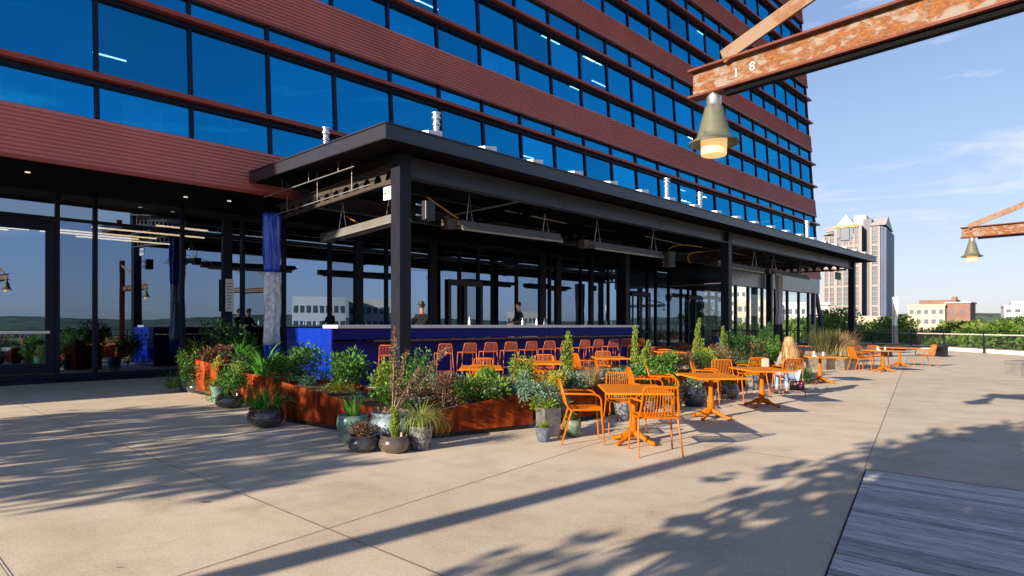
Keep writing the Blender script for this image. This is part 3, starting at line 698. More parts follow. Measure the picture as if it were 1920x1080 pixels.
for j, (x, lab) in enumerate(((13.15, 'pale jar on the bar top left of the bartender'), (15.5, 'cluster bottle on the bar top just right of the bartender'), (16.2, 'second pale bottle right of the bartender on the bar top'), (16.6, 'third pale bottle right of the bartender'), (18.9, 'lone bottle on the bar top before the framed door'), (20.2, 'stacked cups near the right end of the bar top'), (20.5, 'white cup beside the stacked cups at the bar end'))):
    bottle(x, 14.25, 1.56, .24 if j < 5 else .17, M_wareglass if j % 2 else M_white, lab, 'bottle' if j < 5 else 'cup')

# ------------------------------------------------------------ furniture
def arc(p0, p1, p2, n=5):
    p0, p1, p2 = Vector(p0), Vector(p1), Vector(p2)
    return [p0 * (1 - t) ** 2 + p1 * 2 * t * (1 - t) + p2 * t * t for t in [i / n for i in range(n + 1)]]
def make_chair(mt):
    t = thing('wire_chair', 'x', 'chair')
    R1, R2 = .0125, .006
    # chair faces +y ; back at -y
    hb = .235
    frame = [(-.245, .23, .455), (-.235, -.17, .45), (-.225, -.215, .50), (-.20, -.30, .80)]
    m = MB()
    m.tube([frame[0], frame[1]] , R1, 6); m.tube([(-x, y, z) for x, y, z in frame[:2]], R1, 6)
    m.tube([(-.245, .23, .455), (0, .245, .45), (.245, .23, .455)], R1, 6); m.tube([(-.235, -.17, .45), (.235, -.17, .45)], R1, 6)
    s = 13
    for k in range(s):
        x = -.215 + .43 * k / (s - 1); m.tube([(x, .235, .455), (x * .98, .03, .435), (x * .96, -.165, .452)], R2, 5)
    m.tube([(-.24, .05, .44), (.24, .05, .44)], R2, 5)
    m.build('seat', mt, t)
    m = MB()
    m.tube(arc((-.235, -.17, .45), (-.232, -.225, .47), (-.222, -.235, .56)) + [(-.20, -.30, .80), (-.17, -.308, .83), (.17, -.308, .83), (.20, -.30, .80)] + arc((.222, -.235, .56), (.232, -.225, .47), (.235, -.17, .45)), R1, 6)
    for k in range(s - 2):
        f = -1 + 2 * (k + 1) / (s - 1); m.tube([(.22 * f, -.172, .452), (.212 * f, -.232, .52), (.178 * f, -.304, .825)], R2, 5)
    m.tube([(-.225, -.225, .52), (.225, -.225, .52)], R2, 5)
    m.build('backrest', mt, t)
    for sx in (-1, 1):
        m = MB(); m.tube([(sx * .215, -.262, .66), (sx * .262, -.18, .665)] + arc((sx * .27, .10, .66), (sx * .272, .20, .655), (sx * .268, .215, .58)) + [(sx * .25, .225, .455)], R1, 6); m.build('armrest', mt, t)
        m = MB(); m.tube([(sx * .245, .22, .45), (sx * .275, .255, .0)], [.0135, .011], 6); m.build('leg', mt, t)
        m = MB(); m.tube([(sx * .235, -.16, .45), (sx * .262, -.30, .0)], [.0135, .011], 6); m.build('leg', mt, t)
    return t
def make_table(mt):
    t = thing('square_table', 'x', 'table')
    m = MB(); m.box(-.41, .41, -.60, .60, .695, .72); m.build('tabletop', M_orangeSun if mt is M_orange else mt, t, bevel=.004)
    m = MB(); m.box(-.22, .22, -.03, .03, .67, .694); m.box(-.03, .03, -.22, .22, .665, .69)
    m.lathe([(.055, .08), (.065, .12), (.045, .16), (.058, .20), (.058, .30), (.045, .33), (.05, .36), (.036, .42), (.042, .44), (.034, .50), (.034, .66), (.06, .68)], (0, 0, 0), 16)
    m.build('pedestal', mt, t)
    for k in range(4):
        a = k * math.pi / 2 + rad(45); d = Vector((math.cos(a), math.sin(a), 0)); m = MB()
        m.tube([d * .03 + Vector((0, 0, .125)), d * .10 + Vector((0, 0, .12)), d * .18 + Vector((0, 0, .075)), d * .26 + Vector((0, 0, .045)), d * .31 + Vector((0, 0, .03)), d * .345 + Vector((0, 0, .03))], [.05, .045, .03, .026, .034, .02], 8)
        m.build('foot', mt, t)
    return t
def make_stool(mt):
    t = thing('bar_stool', 'x', 'bar stool'); R1, R2 = .012, .006
    m = MB(); z = .80
    m.tube([(-.22, .20, z), (.22, .20, z)], R1); m.tube([(-.22, .2, z), (-.20, -.16, z)], R1); m.tube([(.22, .2, z), (.20, -.16, z)], R1); m.tube([(-.2, -.16, z), (.2, -.16, z)], R1)
    for k in range(11): x = -.18 + .36 * k / 10; m.tube([(x * 1.08, .2, z), (x, .02, z - .02), (x, -.16, z)], R2, 5)
    m.build('seat', mt, t)
    m = MB(); m.tube([(-.20, -.16, z), (-.195, -.2, z + .05), (-.165, -.25, 1.04), (-.14, -.255, 1.06), (.14, -.255, 1.06), (.165, -.25, 1.04), (.195, -.2, z + .05), (.20, -.16, z)], R1)
    for k in range(9): f = -1 + 2 * (k + 1) / 10; m.tube([(.2 * f, -.16, z), (.195 * f, -.2, z + .05), (.16 * f, -.253, 1.055)], R2, 5)
    m.build('backrest', mt, t)
    for sx in (-1, 1):
        for sy, yy_ in ((1, .2), (-1, -.16)):
            m = MB(); m.tube([(sx * (.22 if sy > 0 else .2), yy_, z), (sx * .25, yy_ + sy * .07, 0)], [.013, .011]); m.build('leg', mt, t)
    m = MB(); zz = .30; f = [(.243, .243), (-.243, .243), (-.235, -.203), (.235, -.203)]
    for i in range(4): m.tube([(*f[i], zz), (*f[(i + 1) % 4], zz)], .011)
    m.build('footrest', mt, t)
    return t
proto = {}
def place(kind, loc, rz, label, group, mt='o', scale=1.0):
    key = (kind, mt)
    mk = {'chair': make_chair, 'table': make_table, 'stool': make_stool}[kind]
    if key not in proto: o = mk({'o': M_orange, 'd': M_orangeD}[mt]); proto[key] = o
    else: o = copy_tree(proto[key])
    o.location = loc; o.rotation_euler = (0, 0, rz + rad(R.uniform(-3, 3))); o['label'] = label; o['group'] = group; o.scale = (scale,) * 3
    return o
def face(p, q):    # rotation so local +y points from p to q
    return math.atan2(q[1] - p[1], q[0] - p[0]) - math.pi / 2
GT, GC = 'orange square pedestal tables', 'orange wire chairs'
T1 = Vector((7.27, 4.70, 0)); T2 = Vector((10.05, 4.99, 0)); T3 = Vector((12.2, 5.02, 0)); T4 = Vector((18.3, 5.95, 0)); T5 = Vector((24.1, 5.85, 0)); T6 = Vector((27.6, 6.15, 0))
for p, rz, lb in ((T1, -46, 'nearest orange square table on the open paving, beside the pots'), (T2, -42, 'orange square table second from the near end of the outer row'), (T3, -44, 'orange square table just left of the seated blonde woman'),
                  (T4, -46, 'orange square table set with napkins right of the seated blonde woman'), (T5, -44, 'orange table with glasses in the far right group'), (T6, -44, 'bare orange table farthest right on the open paving')):
    place('table', p, rad(rz), lb, GT)
def chair(p, q, lb, mt='o', g_=GC): return place('chair', Vector((p[0], p[1], 0)), face(p, q), lb, g_, mt)
camr = Vector((SA, -CA, 0)); camf = Vector((CA, SA, 0))
def off(T, r, f): return T + camr * r + camf * f
chair(off(T1, .14, -.66), off(T1, .12, 3), 'nearest orange chair, its back to the viewer, at the nearest table')
chair(off(T1, -.66, .10), off(T1, 0, .12), 'orange armchair left of the nearest table, seen from the side')
chair(off(T1, .05, 1.0), off(T1, .05, 0), 'orange chair behind the nearest table, facing the viewer')
chair(off(T2, -1.02, .25), off(T2, 0, .3), 'orange armchair between the nearest and second outer tables')
chair(off(T2, -.60, .75), off(T2, .1, .6), 'orange chair tucked at the back left of the second outer table')
chair(off(T3, -.85, .62), off(T3, 0, .3), 'orange chair between the second and third outer tables, turned right')
chair(off(T3, -.35, 1.0), off(T3, -.3, 0), 'orange chair behind the third outer table, facing the viewer')
WCH = g(1478, 742); WCH.z = 0
chair(WCH, WCH + camf, 'orange chair the blonde woman sits on, bags hanging from it')
chair(off(T4, -.55, .45), off(T4, .2, .0), 'orange chair right of the blonde woman, laid with a napkin')
chair(off(T5, -.75, .05), off(T5, 0, 0), 'leftmost orange chair of the far right group')
chair(off(T5, -.25, .85), off(T5, -.1, 0), 'orange chair behind the far table with glasses, second from left')
chair(off(T5, .55, 1.3), off(T5, .5, 0), 'orange chair behind between the two far tables')
chair(off(T6, .78, -.3), off(T6, 0, -.2), 'rightmost orange chair on the terrace')
I1 = Vector((8.9, 9.3, 0)); I2 = Vector((11.1, 9.55, 0)); I3 = Vector((13.9, 9.7, 0)); I4 = Vector((18.2, 10.4, 0)); I5 = Vector((22.5, 10.6, 0)); I6 = Vector((27.6, 10.0, 0)); I7 = Vector((33, 10.2, 0)); I8 = Vector((24.5, 13.2, 0)); I9 = Vector((29.5, 13.5, 0))
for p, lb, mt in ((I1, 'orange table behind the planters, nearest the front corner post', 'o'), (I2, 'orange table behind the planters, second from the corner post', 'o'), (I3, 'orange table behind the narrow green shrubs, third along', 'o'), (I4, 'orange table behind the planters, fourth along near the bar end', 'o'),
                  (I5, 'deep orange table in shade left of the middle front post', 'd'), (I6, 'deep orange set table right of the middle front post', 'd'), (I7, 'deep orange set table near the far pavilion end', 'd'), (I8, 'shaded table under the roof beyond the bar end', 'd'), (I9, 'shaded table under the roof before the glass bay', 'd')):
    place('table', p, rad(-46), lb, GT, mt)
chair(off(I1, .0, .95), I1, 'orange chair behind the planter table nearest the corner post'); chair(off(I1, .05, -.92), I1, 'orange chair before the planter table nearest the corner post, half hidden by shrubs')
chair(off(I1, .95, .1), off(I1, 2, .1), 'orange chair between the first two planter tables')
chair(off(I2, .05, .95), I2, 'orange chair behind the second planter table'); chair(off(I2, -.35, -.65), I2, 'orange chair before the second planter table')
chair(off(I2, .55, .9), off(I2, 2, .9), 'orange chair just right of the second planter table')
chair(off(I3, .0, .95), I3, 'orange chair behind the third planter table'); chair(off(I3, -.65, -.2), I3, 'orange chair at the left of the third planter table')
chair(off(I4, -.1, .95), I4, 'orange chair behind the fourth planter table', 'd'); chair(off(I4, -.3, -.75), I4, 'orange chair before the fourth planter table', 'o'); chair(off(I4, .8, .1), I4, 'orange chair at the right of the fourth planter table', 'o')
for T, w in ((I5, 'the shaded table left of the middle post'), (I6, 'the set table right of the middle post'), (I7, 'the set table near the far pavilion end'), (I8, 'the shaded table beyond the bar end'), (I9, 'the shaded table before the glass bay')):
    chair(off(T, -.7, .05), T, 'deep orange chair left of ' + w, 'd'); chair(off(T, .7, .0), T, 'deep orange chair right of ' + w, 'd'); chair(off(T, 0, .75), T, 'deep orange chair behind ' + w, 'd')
ORD = ['second', 'third', 'fourth', 'fifth', 'sixth', 'seventh', 'eighth', 'ninth', 'tenth', 'eleventh', 'twelfth', 'thirteenth']
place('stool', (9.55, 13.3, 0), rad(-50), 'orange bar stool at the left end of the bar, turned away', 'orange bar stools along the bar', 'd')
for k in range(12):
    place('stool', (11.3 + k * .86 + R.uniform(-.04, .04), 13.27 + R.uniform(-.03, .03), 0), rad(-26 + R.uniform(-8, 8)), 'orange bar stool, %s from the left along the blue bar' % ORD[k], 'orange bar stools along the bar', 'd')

# table ware
def glassware(p, h, lb, g_='drinking glasses on the tables'):
    m = MB(); m.lathe([(.028, 0), (.036, h), (.033, h), (.026, .01)], (0, 0, 0), 12); o = m.build('drinking_glass', M_wareglass); o.location = p; tag(o, lb, 'glass', g_)
def napkin(p, rz, lb):
    m = MB(); m.box(-.11, .11, -.06, .06, 0, .012); m.box(-.10, .10, -.045, .045, .0125, .022); o = m.build('folded_napkin', M_white); o.location = p; o.rotation_euler = (0, 0, rz); tag(o, lb, 'napkin', 'folded napkins on the tables')
for T, w in ((T4, 'the table right of the blonde woman'), (T5, 'the far right group table'), (I6, 'the set table right of the middle post'), (I7, 'the set table near the far end'), (I5, 'the shaded table left of the middle post')):
    glassware(off(T, -.12, .1) + Vector((0, 0, .721)), .12, 'left water glass on ' + w); glassware(off(T, .14, .12) + Vector((0, 0, .721)), .11, 'right water glass on ' + w)
    napkin(off(T, -.2, -.1) + Vector((0, 0, .721)), .3, 'white napkin on ' + w)
napkin(off(T4, -.55, .42) + Vector((0, 0, .462)), .2, 'napkin laid on the chair seat right of the woman')

# ------------------------------------------------------------ planters
def planter(pts, z_at, label, soil=.08):
    # pts: plan corners ccw; z_at: top height at each
    t = thing('steel_planter', label, 'planter', (pts[0][0], pts[0][1], 0), 0, 'rusty steel planters round the dining area')
    o = Vector((pts[0][0], pts[0][1])); P_ = [Vector(p) - o for p in pts]; n = len(P_); c = sum(P_, Vector((0, 0))) / n
    m = MB()
    for i in range(n):
        a, b = P_[i], P_[(i + 1) % n]; za, zb_ = z_at[i], z_at[(i + 1) % n]
        ia, ib = a + (c - a).normalized() * .02, b + (c - b).normalized() * .02
        m.quad((*a, .07), (*b, .07), (*b, zb_), (*a, za)); m.quad((*ib, .07), (*ia, .07), (*ia, za), (*ib, zb_)); m.quad((*a, za), (*b, zb_), (*ib, zb_), (*ia, za))
    m.build('steel_wall', M_corten, t)
    m = MB(); q = [a + (c - a).normalized() * .07 for a in P_]; m.prism([(v.x, v.y) for v in q], .004, .07); m.build('base', M_black, t)
    m = MB(); q = [a + (c - a).normalized() * .021 for a in P_]; m.add([(v.x, v.y, z - soil) for v, z in zip(q, z_at)], [tuple(range(n))]); m.build('mulch', M_soil, t)
    return t
PL = []
planter([(5.62, 13.9), (6.4, 13.9), (6.5, 16.6), (5.75, 16.6)], [.70, .70, .86, .86], 'rusty steel planter nearest the shopfront')
planter([(5.5, 11.1), (6.3, 11.1), (6.35, 13.0), (5.6, 13.0)], [.60, .60, .62, .62], 'rusty steel planter second from the shopfront')
planter([(5.2, 7.15), (6.15, 7.9), (6.05, 9.9), (5.0, 9.9)], [.36, .36, .64, .64], 'bright rusty planter running back from the front corner', .06)
planter([(5.25, 6.95), (7.25, 6.45), (7.6, 7.25), (6.2, 7.85)], [.33, .56, .60, .36], 'dark rusty front planter behind the group of pots', .06)
planter([(7.95, 6.35), (11.2, 6.45), (11.2, 7.3), (7.95, 7.2)], [.55, .50, .50, .55], 'rusty front planter behind the nearest orange table')
planter([(11.7, 6.6), (15.2, 6.7), (15.2, 7.6), (11.7, 7.5)], [.50, .5, .5, .5], 'rusty front planter behind the third outer table')
planter([(15.8, 6.9), (19.2, 7.0), (19.2, 7.9), (15.8, 7.8)], [.5, .5, .5, .5], 'rusty front planter behind the blonde woman')

# ------------------------------------------------------------ plants
def leaf(m, p, d, up, L, w, fold=.0):
    sd = d.cross(up)
    if sd.length < 1e-4: sd = d.orthogonal()
    sd = sd.normalized() * w / 2
    a = p; b = p + d * L * .5 + sd; c = p + d * L; e = p + d * L * .5 - sd
    m.add([a, b, c, e], [(0, 1, 2, 3)])
def rv(r):
    while True:
        v = Vector((r.uniform(-1, 1), r.uniform(-1, 1), r.uniform(-1, 1)))
        if .05 < v.length < 1: return v
def shrub(loc, rx, rz_, n, L, mt, label, name='leafy_shrub', cat='shrub', group='shrubs in the planters', seed=0, stems=True, lump=.35):
    r = random.Random(seed or int(loc[0] * 977 + loc[1] * 331 + loc[2] * 77))
    t = thing(name, label, cat, loc, 0, group)
    m = MB(); lobes = [(Vector((r.uniform(-.6, .6) * rx, r.uniform(-.6, .6) * rx, rz_ * r.uniform(.35, 1.35))), r.uniform(.28, .6)) for _ in range(12)]
    for i in range(n):
        if r.random() < lump or True:
            c, s = r.choice(lobes); v = rv(r).normalized() * (r.random() ** .4); p = c + Vector((v.x * rx * s, v.y * rx * s, v.z * rz_ * s)); out = (v + Vector((0, 0, .3))).normalized()
        if p.z < .0: continue
        d = (out + rv(r) * .8).normalized(); leaf(m, p, d, rv(r).normalized(), L * r.uniform(.6, 1.25), L * r.uniform(.38, .6))
    m.build('foliage', mt, t, sharp=False)
    if stems:
        m = MB()
        for c, s in lobes[:6]: m.tube([(0, 0, 0), c * .5 + rv(r) * .03, c + Vector((0, 0, rz_ * .2))], [.008, .006, .003], 4)
        m.build('stem', M_stem, t)
    return t
def blades(loc, n, L, w, mt, label, droop=1.0, spread=.6, name='grass_clump', cat='grass', group='grasses in pots and planters', seed=0, r0=.05, segs=5, up=1.0):
    r = random.Random(seed or int(loc[0] * 577 + loc[1] * 131)); m = MB(); t = thing(name, label, cat, loc, 0, group)
    for i in range(n):
        a = r.uniform(0, 2 * math.pi); d = Vector((math.cos(a), math.sin(a), 0)); p = d * r.uniform(0, r0); l = L * r.uniform(.6, 1.1); el = rad(90) - r.uniform(.05, spread) * 1.1
        sd = Vector((-d.y, d.x, 0)); vs = []; ww = w * r.uniform(.7, 1.2); dr = droop * r.uniform(.5, 1.4)
        for k in range(segs + 1):
            f = k / segs; wv = ww * (1 - f) ** .6 * (.55 + .45 * min(1, f * 4))
            vs += [p + sd * wv / 2, p - sd * wv / 2]
            p = p + (d * math.cos(el) + Vector((0, 0, math.sin(el)))) * l / segs; el -= dr * (.2 + f) * .62
        m.add(vs, [(2 * k, 2 * k + 1, 2 * k + 3, 2 * k + 2) for k in range(segs)], True)
    m.build('blades', mt, t, sharp=False); return t
def columnar(loc, h, w, label, lean=(0, 0), mt=None, arms=3, seed=0):
    r = random.Random(seed or int(loc[0] * 311)); t = thing('columnar_shrub', label, 'shrub', loc, 0, 'narrow upright shrubs in the planters'); m = MB(); st = MB()
    for a in range(arms):
        b0 = Vector((r.uniform(-.5, .5) * w, r.uniform(-.5, .5) * w, 0)); hh = h * (1 if a == 0 else r.uniform(.55, .88)); top = b0 + Vector((lean[0] * hh + r.uniform(-.25, .25) * w, lean[1] * hh, hh))
        st.tube([b0, b0.lerp(top, .5), top], [.012, .009, .004], 4); N = int(650 * hh / .8)
        for i in range(N):
            f = r.random() ** .9; c = b0.lerp(top, f); rr = w * .38 * (1 - f ** 4 * .75) * (.5 + .5 * min(1, f * 4)); q = rv(r).normalized(); p = c + Vector((q.x, q.y, q.z * .4)) * rr * r.uniform(.35, 1)
            leaf(m, p, (Vector((q.x * .6, q.y * .6, 1.1)) + rv(r) * .4).normalized(), rv(r).normalized(), .045 * r.uniform(.7, 1.3), .02)
    m.build('foliage', mt or L_cone, t, sharp=False); st.build('stem', M_stem, t); return t
def trailing(loc, dirs, L, mt, label, n=500, w=.05):
    r = random.Random(int(loc[0] * 91 + 3)); t = thing('trailing_shrub', label, 'plant', loc, 0, 'trailing plants over the planter edge'); m = MB(); st = MB()
    for d in dirs:
        d = Vector(d); p = Vector((0, 0, 0)); path = [p.copy()]; v = Vector((d.x, d.y, .35)).normalized()
        for k in range(10):
            p = p + v * L * d.length / 10; v = (v + Vector((0, 0, -.34 * d.z))).normalized(); path.append(p.copy())
        st.tube(path, .006, 4)
        for i in range(n // len(dirs)):
            f = r.random() * 9.99; k = int(f); c = path[k].lerp(path[k + 1], f - k); q = rv(r)
            leaf(m, c + q * w, (q + v * .6).normalized(), rv(r).normalized(), .05 * r.uniform(.6, 1.2), .02)
    m.build('foliage', mt, t, sharp=False); st.build('stem', M_stem, t); return t
def stalks(loc, tips, label):
    r = random.Random(5); t = thing('spiny_stalk_plant', label, 'plant', loc, 0); m = MB(); st = MB()
    for tp, s in tips:
        tp = Vector(tp); path = [Vector((0, 0, 0)), tp * .35 + Vector((0, 0, .02)), tp * .7 + Vector((.01, 0, .0)), tp]; st.tube(path, [.014, .012, .009, .005], 5)
        for i in range(int(420 * s)):
            f = .22 + .78 * r.random(); c = path[0].lerp(path[3], f) ; q = rv(r).normalized(); rr = .055 * s * (1.15 - f * .7)
            leaf(m, c + q * rr * r.random(), (q + tp.normalized() * .5).normalized(), rv(r).normalized(), .04 * r.uniform(.6, 1.3), .018)
    m.build('foliage', L_stalk, t, sharp=False); st.build('stem', M_stem, t); return t

def pot(loc, prof, mt, label, n=28, square=False, group='glazed plant pots on the paving'):
    t = thing('plant_pot', label, 'pot', loc, 0, group); m = MB()
    h = prof[-1][1]; r = prof[-1][0]
    if square:
        m.lathe([(p[0] * 1.41, p[1]) for p in prof] + [(r * 1.3, h), (r * 1.25, h - .06)], (0, 0, 0), 4, M=Matrix.Rotation(rad(25), 4, 'Z')); m.sm = [False] * len(m.sm)
    else: m.lathe(prof + [(r * .93, h + .003), (r * .88, h - .04)], (0, 0, 0), n)
    m.build('vessel', mt, t)
    m = MB(); m.lathe([(r * .86 * (1.2 if square else 1), h - .05), (r * .4, h - .03)], (0, 0, 0), 4 if square else n, M=Matrix.Rotation(rad(25), 4, 'Z') if square else None); m.build('soil', M_soil, t)
    return t
def bowl(r, h): return [(r * .55, 0), (r * .78, h * .10), (r * .96, h * .32), (r, h * .55), (r * .93, h * .78), (r * .84, h * .88), (r * .90, h * .95), (r * .90, h)]
def taper(r, h): return [(r * .62, 0), (r * .68, h * .05), (r * .85, h * .45), (r * .97, h * .9), (r, h * .93), (r, h)]
def urn(r, h): return [(r * .5, 0), (r * .6, h * .05), (r * .85, h * .3), (r, h * .65), (r * .97, h * .88), (r * .9, h * .95), (r * .92, h)]

PA = g(498, 800); pot(PA, bowl(.275, .29), M_bowl, 'dark glazed bowl pot in front of the gap between two rusty planters')
blades(PA + Vector((0, 0, .25)), 170, .58, .02, L_strap, 'green grassy plant in the dark bowl before the planter gap', 1.3, .9, r0=.16)
PB = g(431, 764); pot(PB, bowl(.26, .24), M_bowl, 'dark bowl pot beside the turquoise pot on the left')
blades(PB + Vector((0, 0, .2)), 80, .50, .022, L_green, 'upright green plant in the dark bowl on the left', .7, .7, r0=.12)
shrub(PB + Vector((.22, .1, .22)), .10, .12, 60, .04, L_pink, 'magenta flowers beside the dark bowl on the left', 'flower', 'flower', 'flowers in pots')
PB2 = g(406, 757) + Vector((.1, .1, 0)); pot(PB2, taper(.17, .34), M_teal, 'small turquoise pot on the left, behind a dark bowl')
PC = g(373, 736); pot(PC, bowl(.28, .24), M_bowl, 'dark bowl pot farthest left'); blades(PC + Vector((0, 0, .2)), 80, .48, .02, L_strap, 'grassy plant in the farthest left dark bowl', .9, .8, r0=.14)
PC2 = g(350, 735); pot(PC2 + Vector((0, .1, 0)), taper(.15, .34), M_navypot, 'patterned navy pot at the far left of the pots'); shrub(PC2 + Vector((.05, .15, .3)), .2, .22, 350, .06, L_dark, 'dark leafy plant in the patterned navy pot')
pot(g(362, 722) + Vector((.1, .3, 0)), urn(.2, .5), M_slate, 'slate pot behind the patterned navy pot')
PD = g(662, 830); pot(PD, urn(.215, .37), M_teal, 'turquoise glazed pot at the front left of the planter corner')
blades(PD + Vector((0, 0, .32)), 34, .34, .045, L_strap, 'stiff succulent rosette in the front turquoise pot', .25, .55, 'agave', 'succulent', 'succulents in pots', r0=.07)
PE = g(681, 846); pot(PE, bowl(.19, .20), M_bowl, 'small dark bowl pot with trailing red flowers at the front')
shrub(PE + Vector((0, 0, .16)), .21, .12, 700, .035, L_purp, 'bushy bronze-green trailing plant in the small dark bowl', 'trailing_plant', 'plant', 'plants in pots'); shrub(PE + Vector((0.02, -.03, .12)), .26, .12, 26, .045, L_flow, 'orange-red flowers on the small dark bowl', 'flower', 'flower', 'flowers in pots', stems=False)
PG = g(740, 848); pot(PG, bowl(.195, .21), M_bronze, 'small bronze bowl pot at the very front of the pot group')
columnar(PG + Vector((0, 0, .16)), .38, .10, 'lobed upright green succulent in the bronze bowl', arms=3, mt=L_cone)
PF = g(733, 838) + Vector((.1, .1, 0)); pot(PF, bowl(.31, .43), M_blueg, 'big grey-blue bowl pot in the middle of the pot group')
shrub(PF + Vector((0, 0, .38)), .22, .06, 350, .035, L_stalk, 'dry low growth over the rim of the big grey-blue bowl', stems=False)
stalks(PF + Vector((0, 0, .4)), [(camr * .02 + camf * .02 + Vector((0, 0, 1.12)), 1.0), (camr * .70 + camf * .1 + Vector((0, 0, .86)), 1.05), (camr * .17 + camf * .05 + Vector((0, 0, .82)), .8), (camr * .36 + Vector((0, 0, .60)), .9)], 'tall thin spiny stalks rising from the big grey-blue bowl')
PH = g(788, 843); pot(PH, taper(.165, .30), M_speck, 'blue and white speckled pot at the right of the pot group')
blades(PH + Vector((0, 0, .26)), 300, .62, .007, L_grass, 'fine arching grass in the speckled pot', 1.5, .75, r0=.07, segs=7)
PI = g(1019, 828); pot(PI, taper(.115, .195), M_slate, 'small slate-blue pot before the tall square planter'); blades(PI + Vector((0, 0, .17)), 160, .14, .006, L_lime, 'short tufted grass in the small slate pot', .5, .7, r0=.08)
PJ = g(1036, 820) + Vector((.05, .12, 0)); pot(PJ, [(.10, 0), (.125, .02), (.13, .38), (.135, .40)], M_stonepot, 'tall square grey planter pot in the planter gap', square=True)
trailing(PJ + Vector((0, 0, .36)), [(-.3, .5, .05), (.1, -.2, .05), (.2, .7, .02)], .42, L_lime, 'yellow-green bushy plant in the tall square pot', 800, .09)
PK = g(1073, 819); pot(PK, urn(.125, .24), M_green, 'worn green pot right of the tall square pot'); shrub(PK + Vector((0, 0, .22)), .08, .07, 200, .03, L_green, 'low green plant in the worn green pot')
for (x, y, r_, h, mt, lb) in ((1168, 792, .15, .30, M_speck, 'speckled pot behind the nearest table'), (1215, 785, .15, .28, M_slate, 'slate pot behind the nearest table, right of the speckled one'), (1262, 772, .2, .32, M_beigepot, 'beige pot between the first two outer tables'), (1300, 765, .26, .38, M_bowl, 'dark round pot behind the second outer table'), (1362, 752, .26, .34, M_bowl, 'dark round pot between the second and third outer tables'), (1412, 735, .2, .36, M_speck, 'small speckled pot behind the third outer table')):
    p = g(x, y - 4); pot(p, bowl(r_, h) if mt is M_bowl else taper(r_, h), mt, lb); 
    shrub(p + Vector((0, 0, h - .03)), r_ * .9, .14, 260, .05, R.choice([L_green, L_blueg, L_dark]), 'small green plant in the ' + lb, seed=int(x))
for (x, y, s, lb) in ((1545, 695, .45, 'big square stone planter left of the far right tables'), (1580, 696, .33, 'smaller square stone planter by the far right tables'), (1600, 692, .16, 'little grey pot beside the far square stone planters')):
    p = g(x, y - 3); pot(p, [(s * .9, 0), (s, s * 1.3), (s, s * 1.4)], M_beigepot if s > .2 else M_slate, lb, square=s > .2)
PS = g(1580, 693); blades(PS + Vector((0, 0, .5)), 800, 1.0, .016, L_straw, 'straw-coloured grass spilling from the smaller stone planter', 1.8, .8, r0=.2, segs=6)
PS = g(1548, 693); blades(PS + Vector((0, 0, .6)), 900, .95, .018, L_grass2, 'tall green feathery grass in the big stone planter', .5, .6, r0=.4)
blades(g(1592, 682) + Vector((.3, .4, .5)), 500, 1.0, .012, L_straw, 'dry pampas-like grass behind the far right tables', .6, .5, r0=.5, name='pampas_grass')
columnar(g(1568, 682) + Vector((1, 1.2, .3)), 1.25, .45, 'dark upright shrub by the far post of the pavilion', mt=L_dark)

sh0 = lambda x, y, z, rx, rz_, n, L, mt, lb: shrub(Vector((x, y, z)), rx, rz_, n, L, mt, lb)
sh0(5.35, 13.2, .0, .25, .28, 500, .07, L_green, 'leafy green plant standing between the first two planters'); sh0(5.45, 10.5, .0, .26, .42, 700, .06, L_dark, 'dark leafy plant in the gap behind the largest dark bowl')
blades(Vector((5.4, 15.9, .1)), 60, .6, .03, L_green, 'floor-standing strap-leaved plant at the far left', 1.0, .8, 'strap_plant', 'plant', 'strap-leaved plants', r0=.1)
blades(Vector((6.3, 14.4, .75)), 50, .7, .05, L_strap, 'strap-leaved plant on the near end of the first planter', 1.1, .9, 'strap_plant', 'plant', 'strap-leaved plants', r0=.08)
sh0(5.15, 12.0, .22, .24, .30, 600, .06, L_green, 'leafy green plant in front of the second rusty planter face'); sh0(5.3, 14.6, .22, .24, .32, 600, .06, L_dark, 'dark leafy plant in front of the first rusty planter face')
sh0(5.45, 12.6, .45, .2, .22, 500, .055, L_lime, 'light green plant spilling over the second planter edge'); sh0(5.6, 15.4, .5, .25, .3, 600, .06, L_green, 'green plant spilling over the first planter edge')
blades(Vector((5.6, 13.6, .2)), 60, .75, .04, L_green, 'tall strap-leaved plant in the gap between the first two planters', .9, .7, 'strap_plant', 'plant', 'strap-leaved plants', r0=.1)
# planting in the steel planters
def sh(x, y, z, rx, rz_, n, L, mt, lb): shrub(Vector((x, y, z)), rx, rz_, n, L, mt, lb)
blades(Vector((6.0, 16.0, .75)), 60, .75, .05, L_lime, 'arching strap-leaved plant atop the planter nearest the shopfront', 1.2, 1.0, 'strap_plant', 'plant', 'strap-leaved plants', r0=.08)
sh(6.1, 15.0, .7, .42, .22, 700, .08, L_purp, 'purple-bronze bush in the planter nearest the shopfront'); sh(6.5, 15.9, .7, .5, .55, 1300, .09, L_dark, 'tall dark green bush by the foot of the blue curtain'); sh(7.3, 16.6, .1, .5, .75, 1400, .09, L_green, 'leafy bush left of the blue curtain')
sh(5.65, 14.0, .55, .12, .2, 300, .05, L_yell, 'pale creeper hanging on the corner of the first planter')
blades(Vector((5.9, 12.4, .52)), 80, .85, .055, L_strap, 'big strap-leaved plant in the second planter', 1.0, .85, 'strap_plant', 'plant', 'strap-leaved plants', r0=.1)
sh(5.85, 11.5, .52, .35, .28, 900, .07, L_green, 'mid green bush at the near end of the second planter'); sh(6.4, 11.7, .5, .4, .42, 1100, .08, L_green, 'rounded leafy bush right of the big strap plant'); sh(6.0, 13.4, .5, .35, .3, 800, .07, L_dark, 'dark bush between the first two planters')
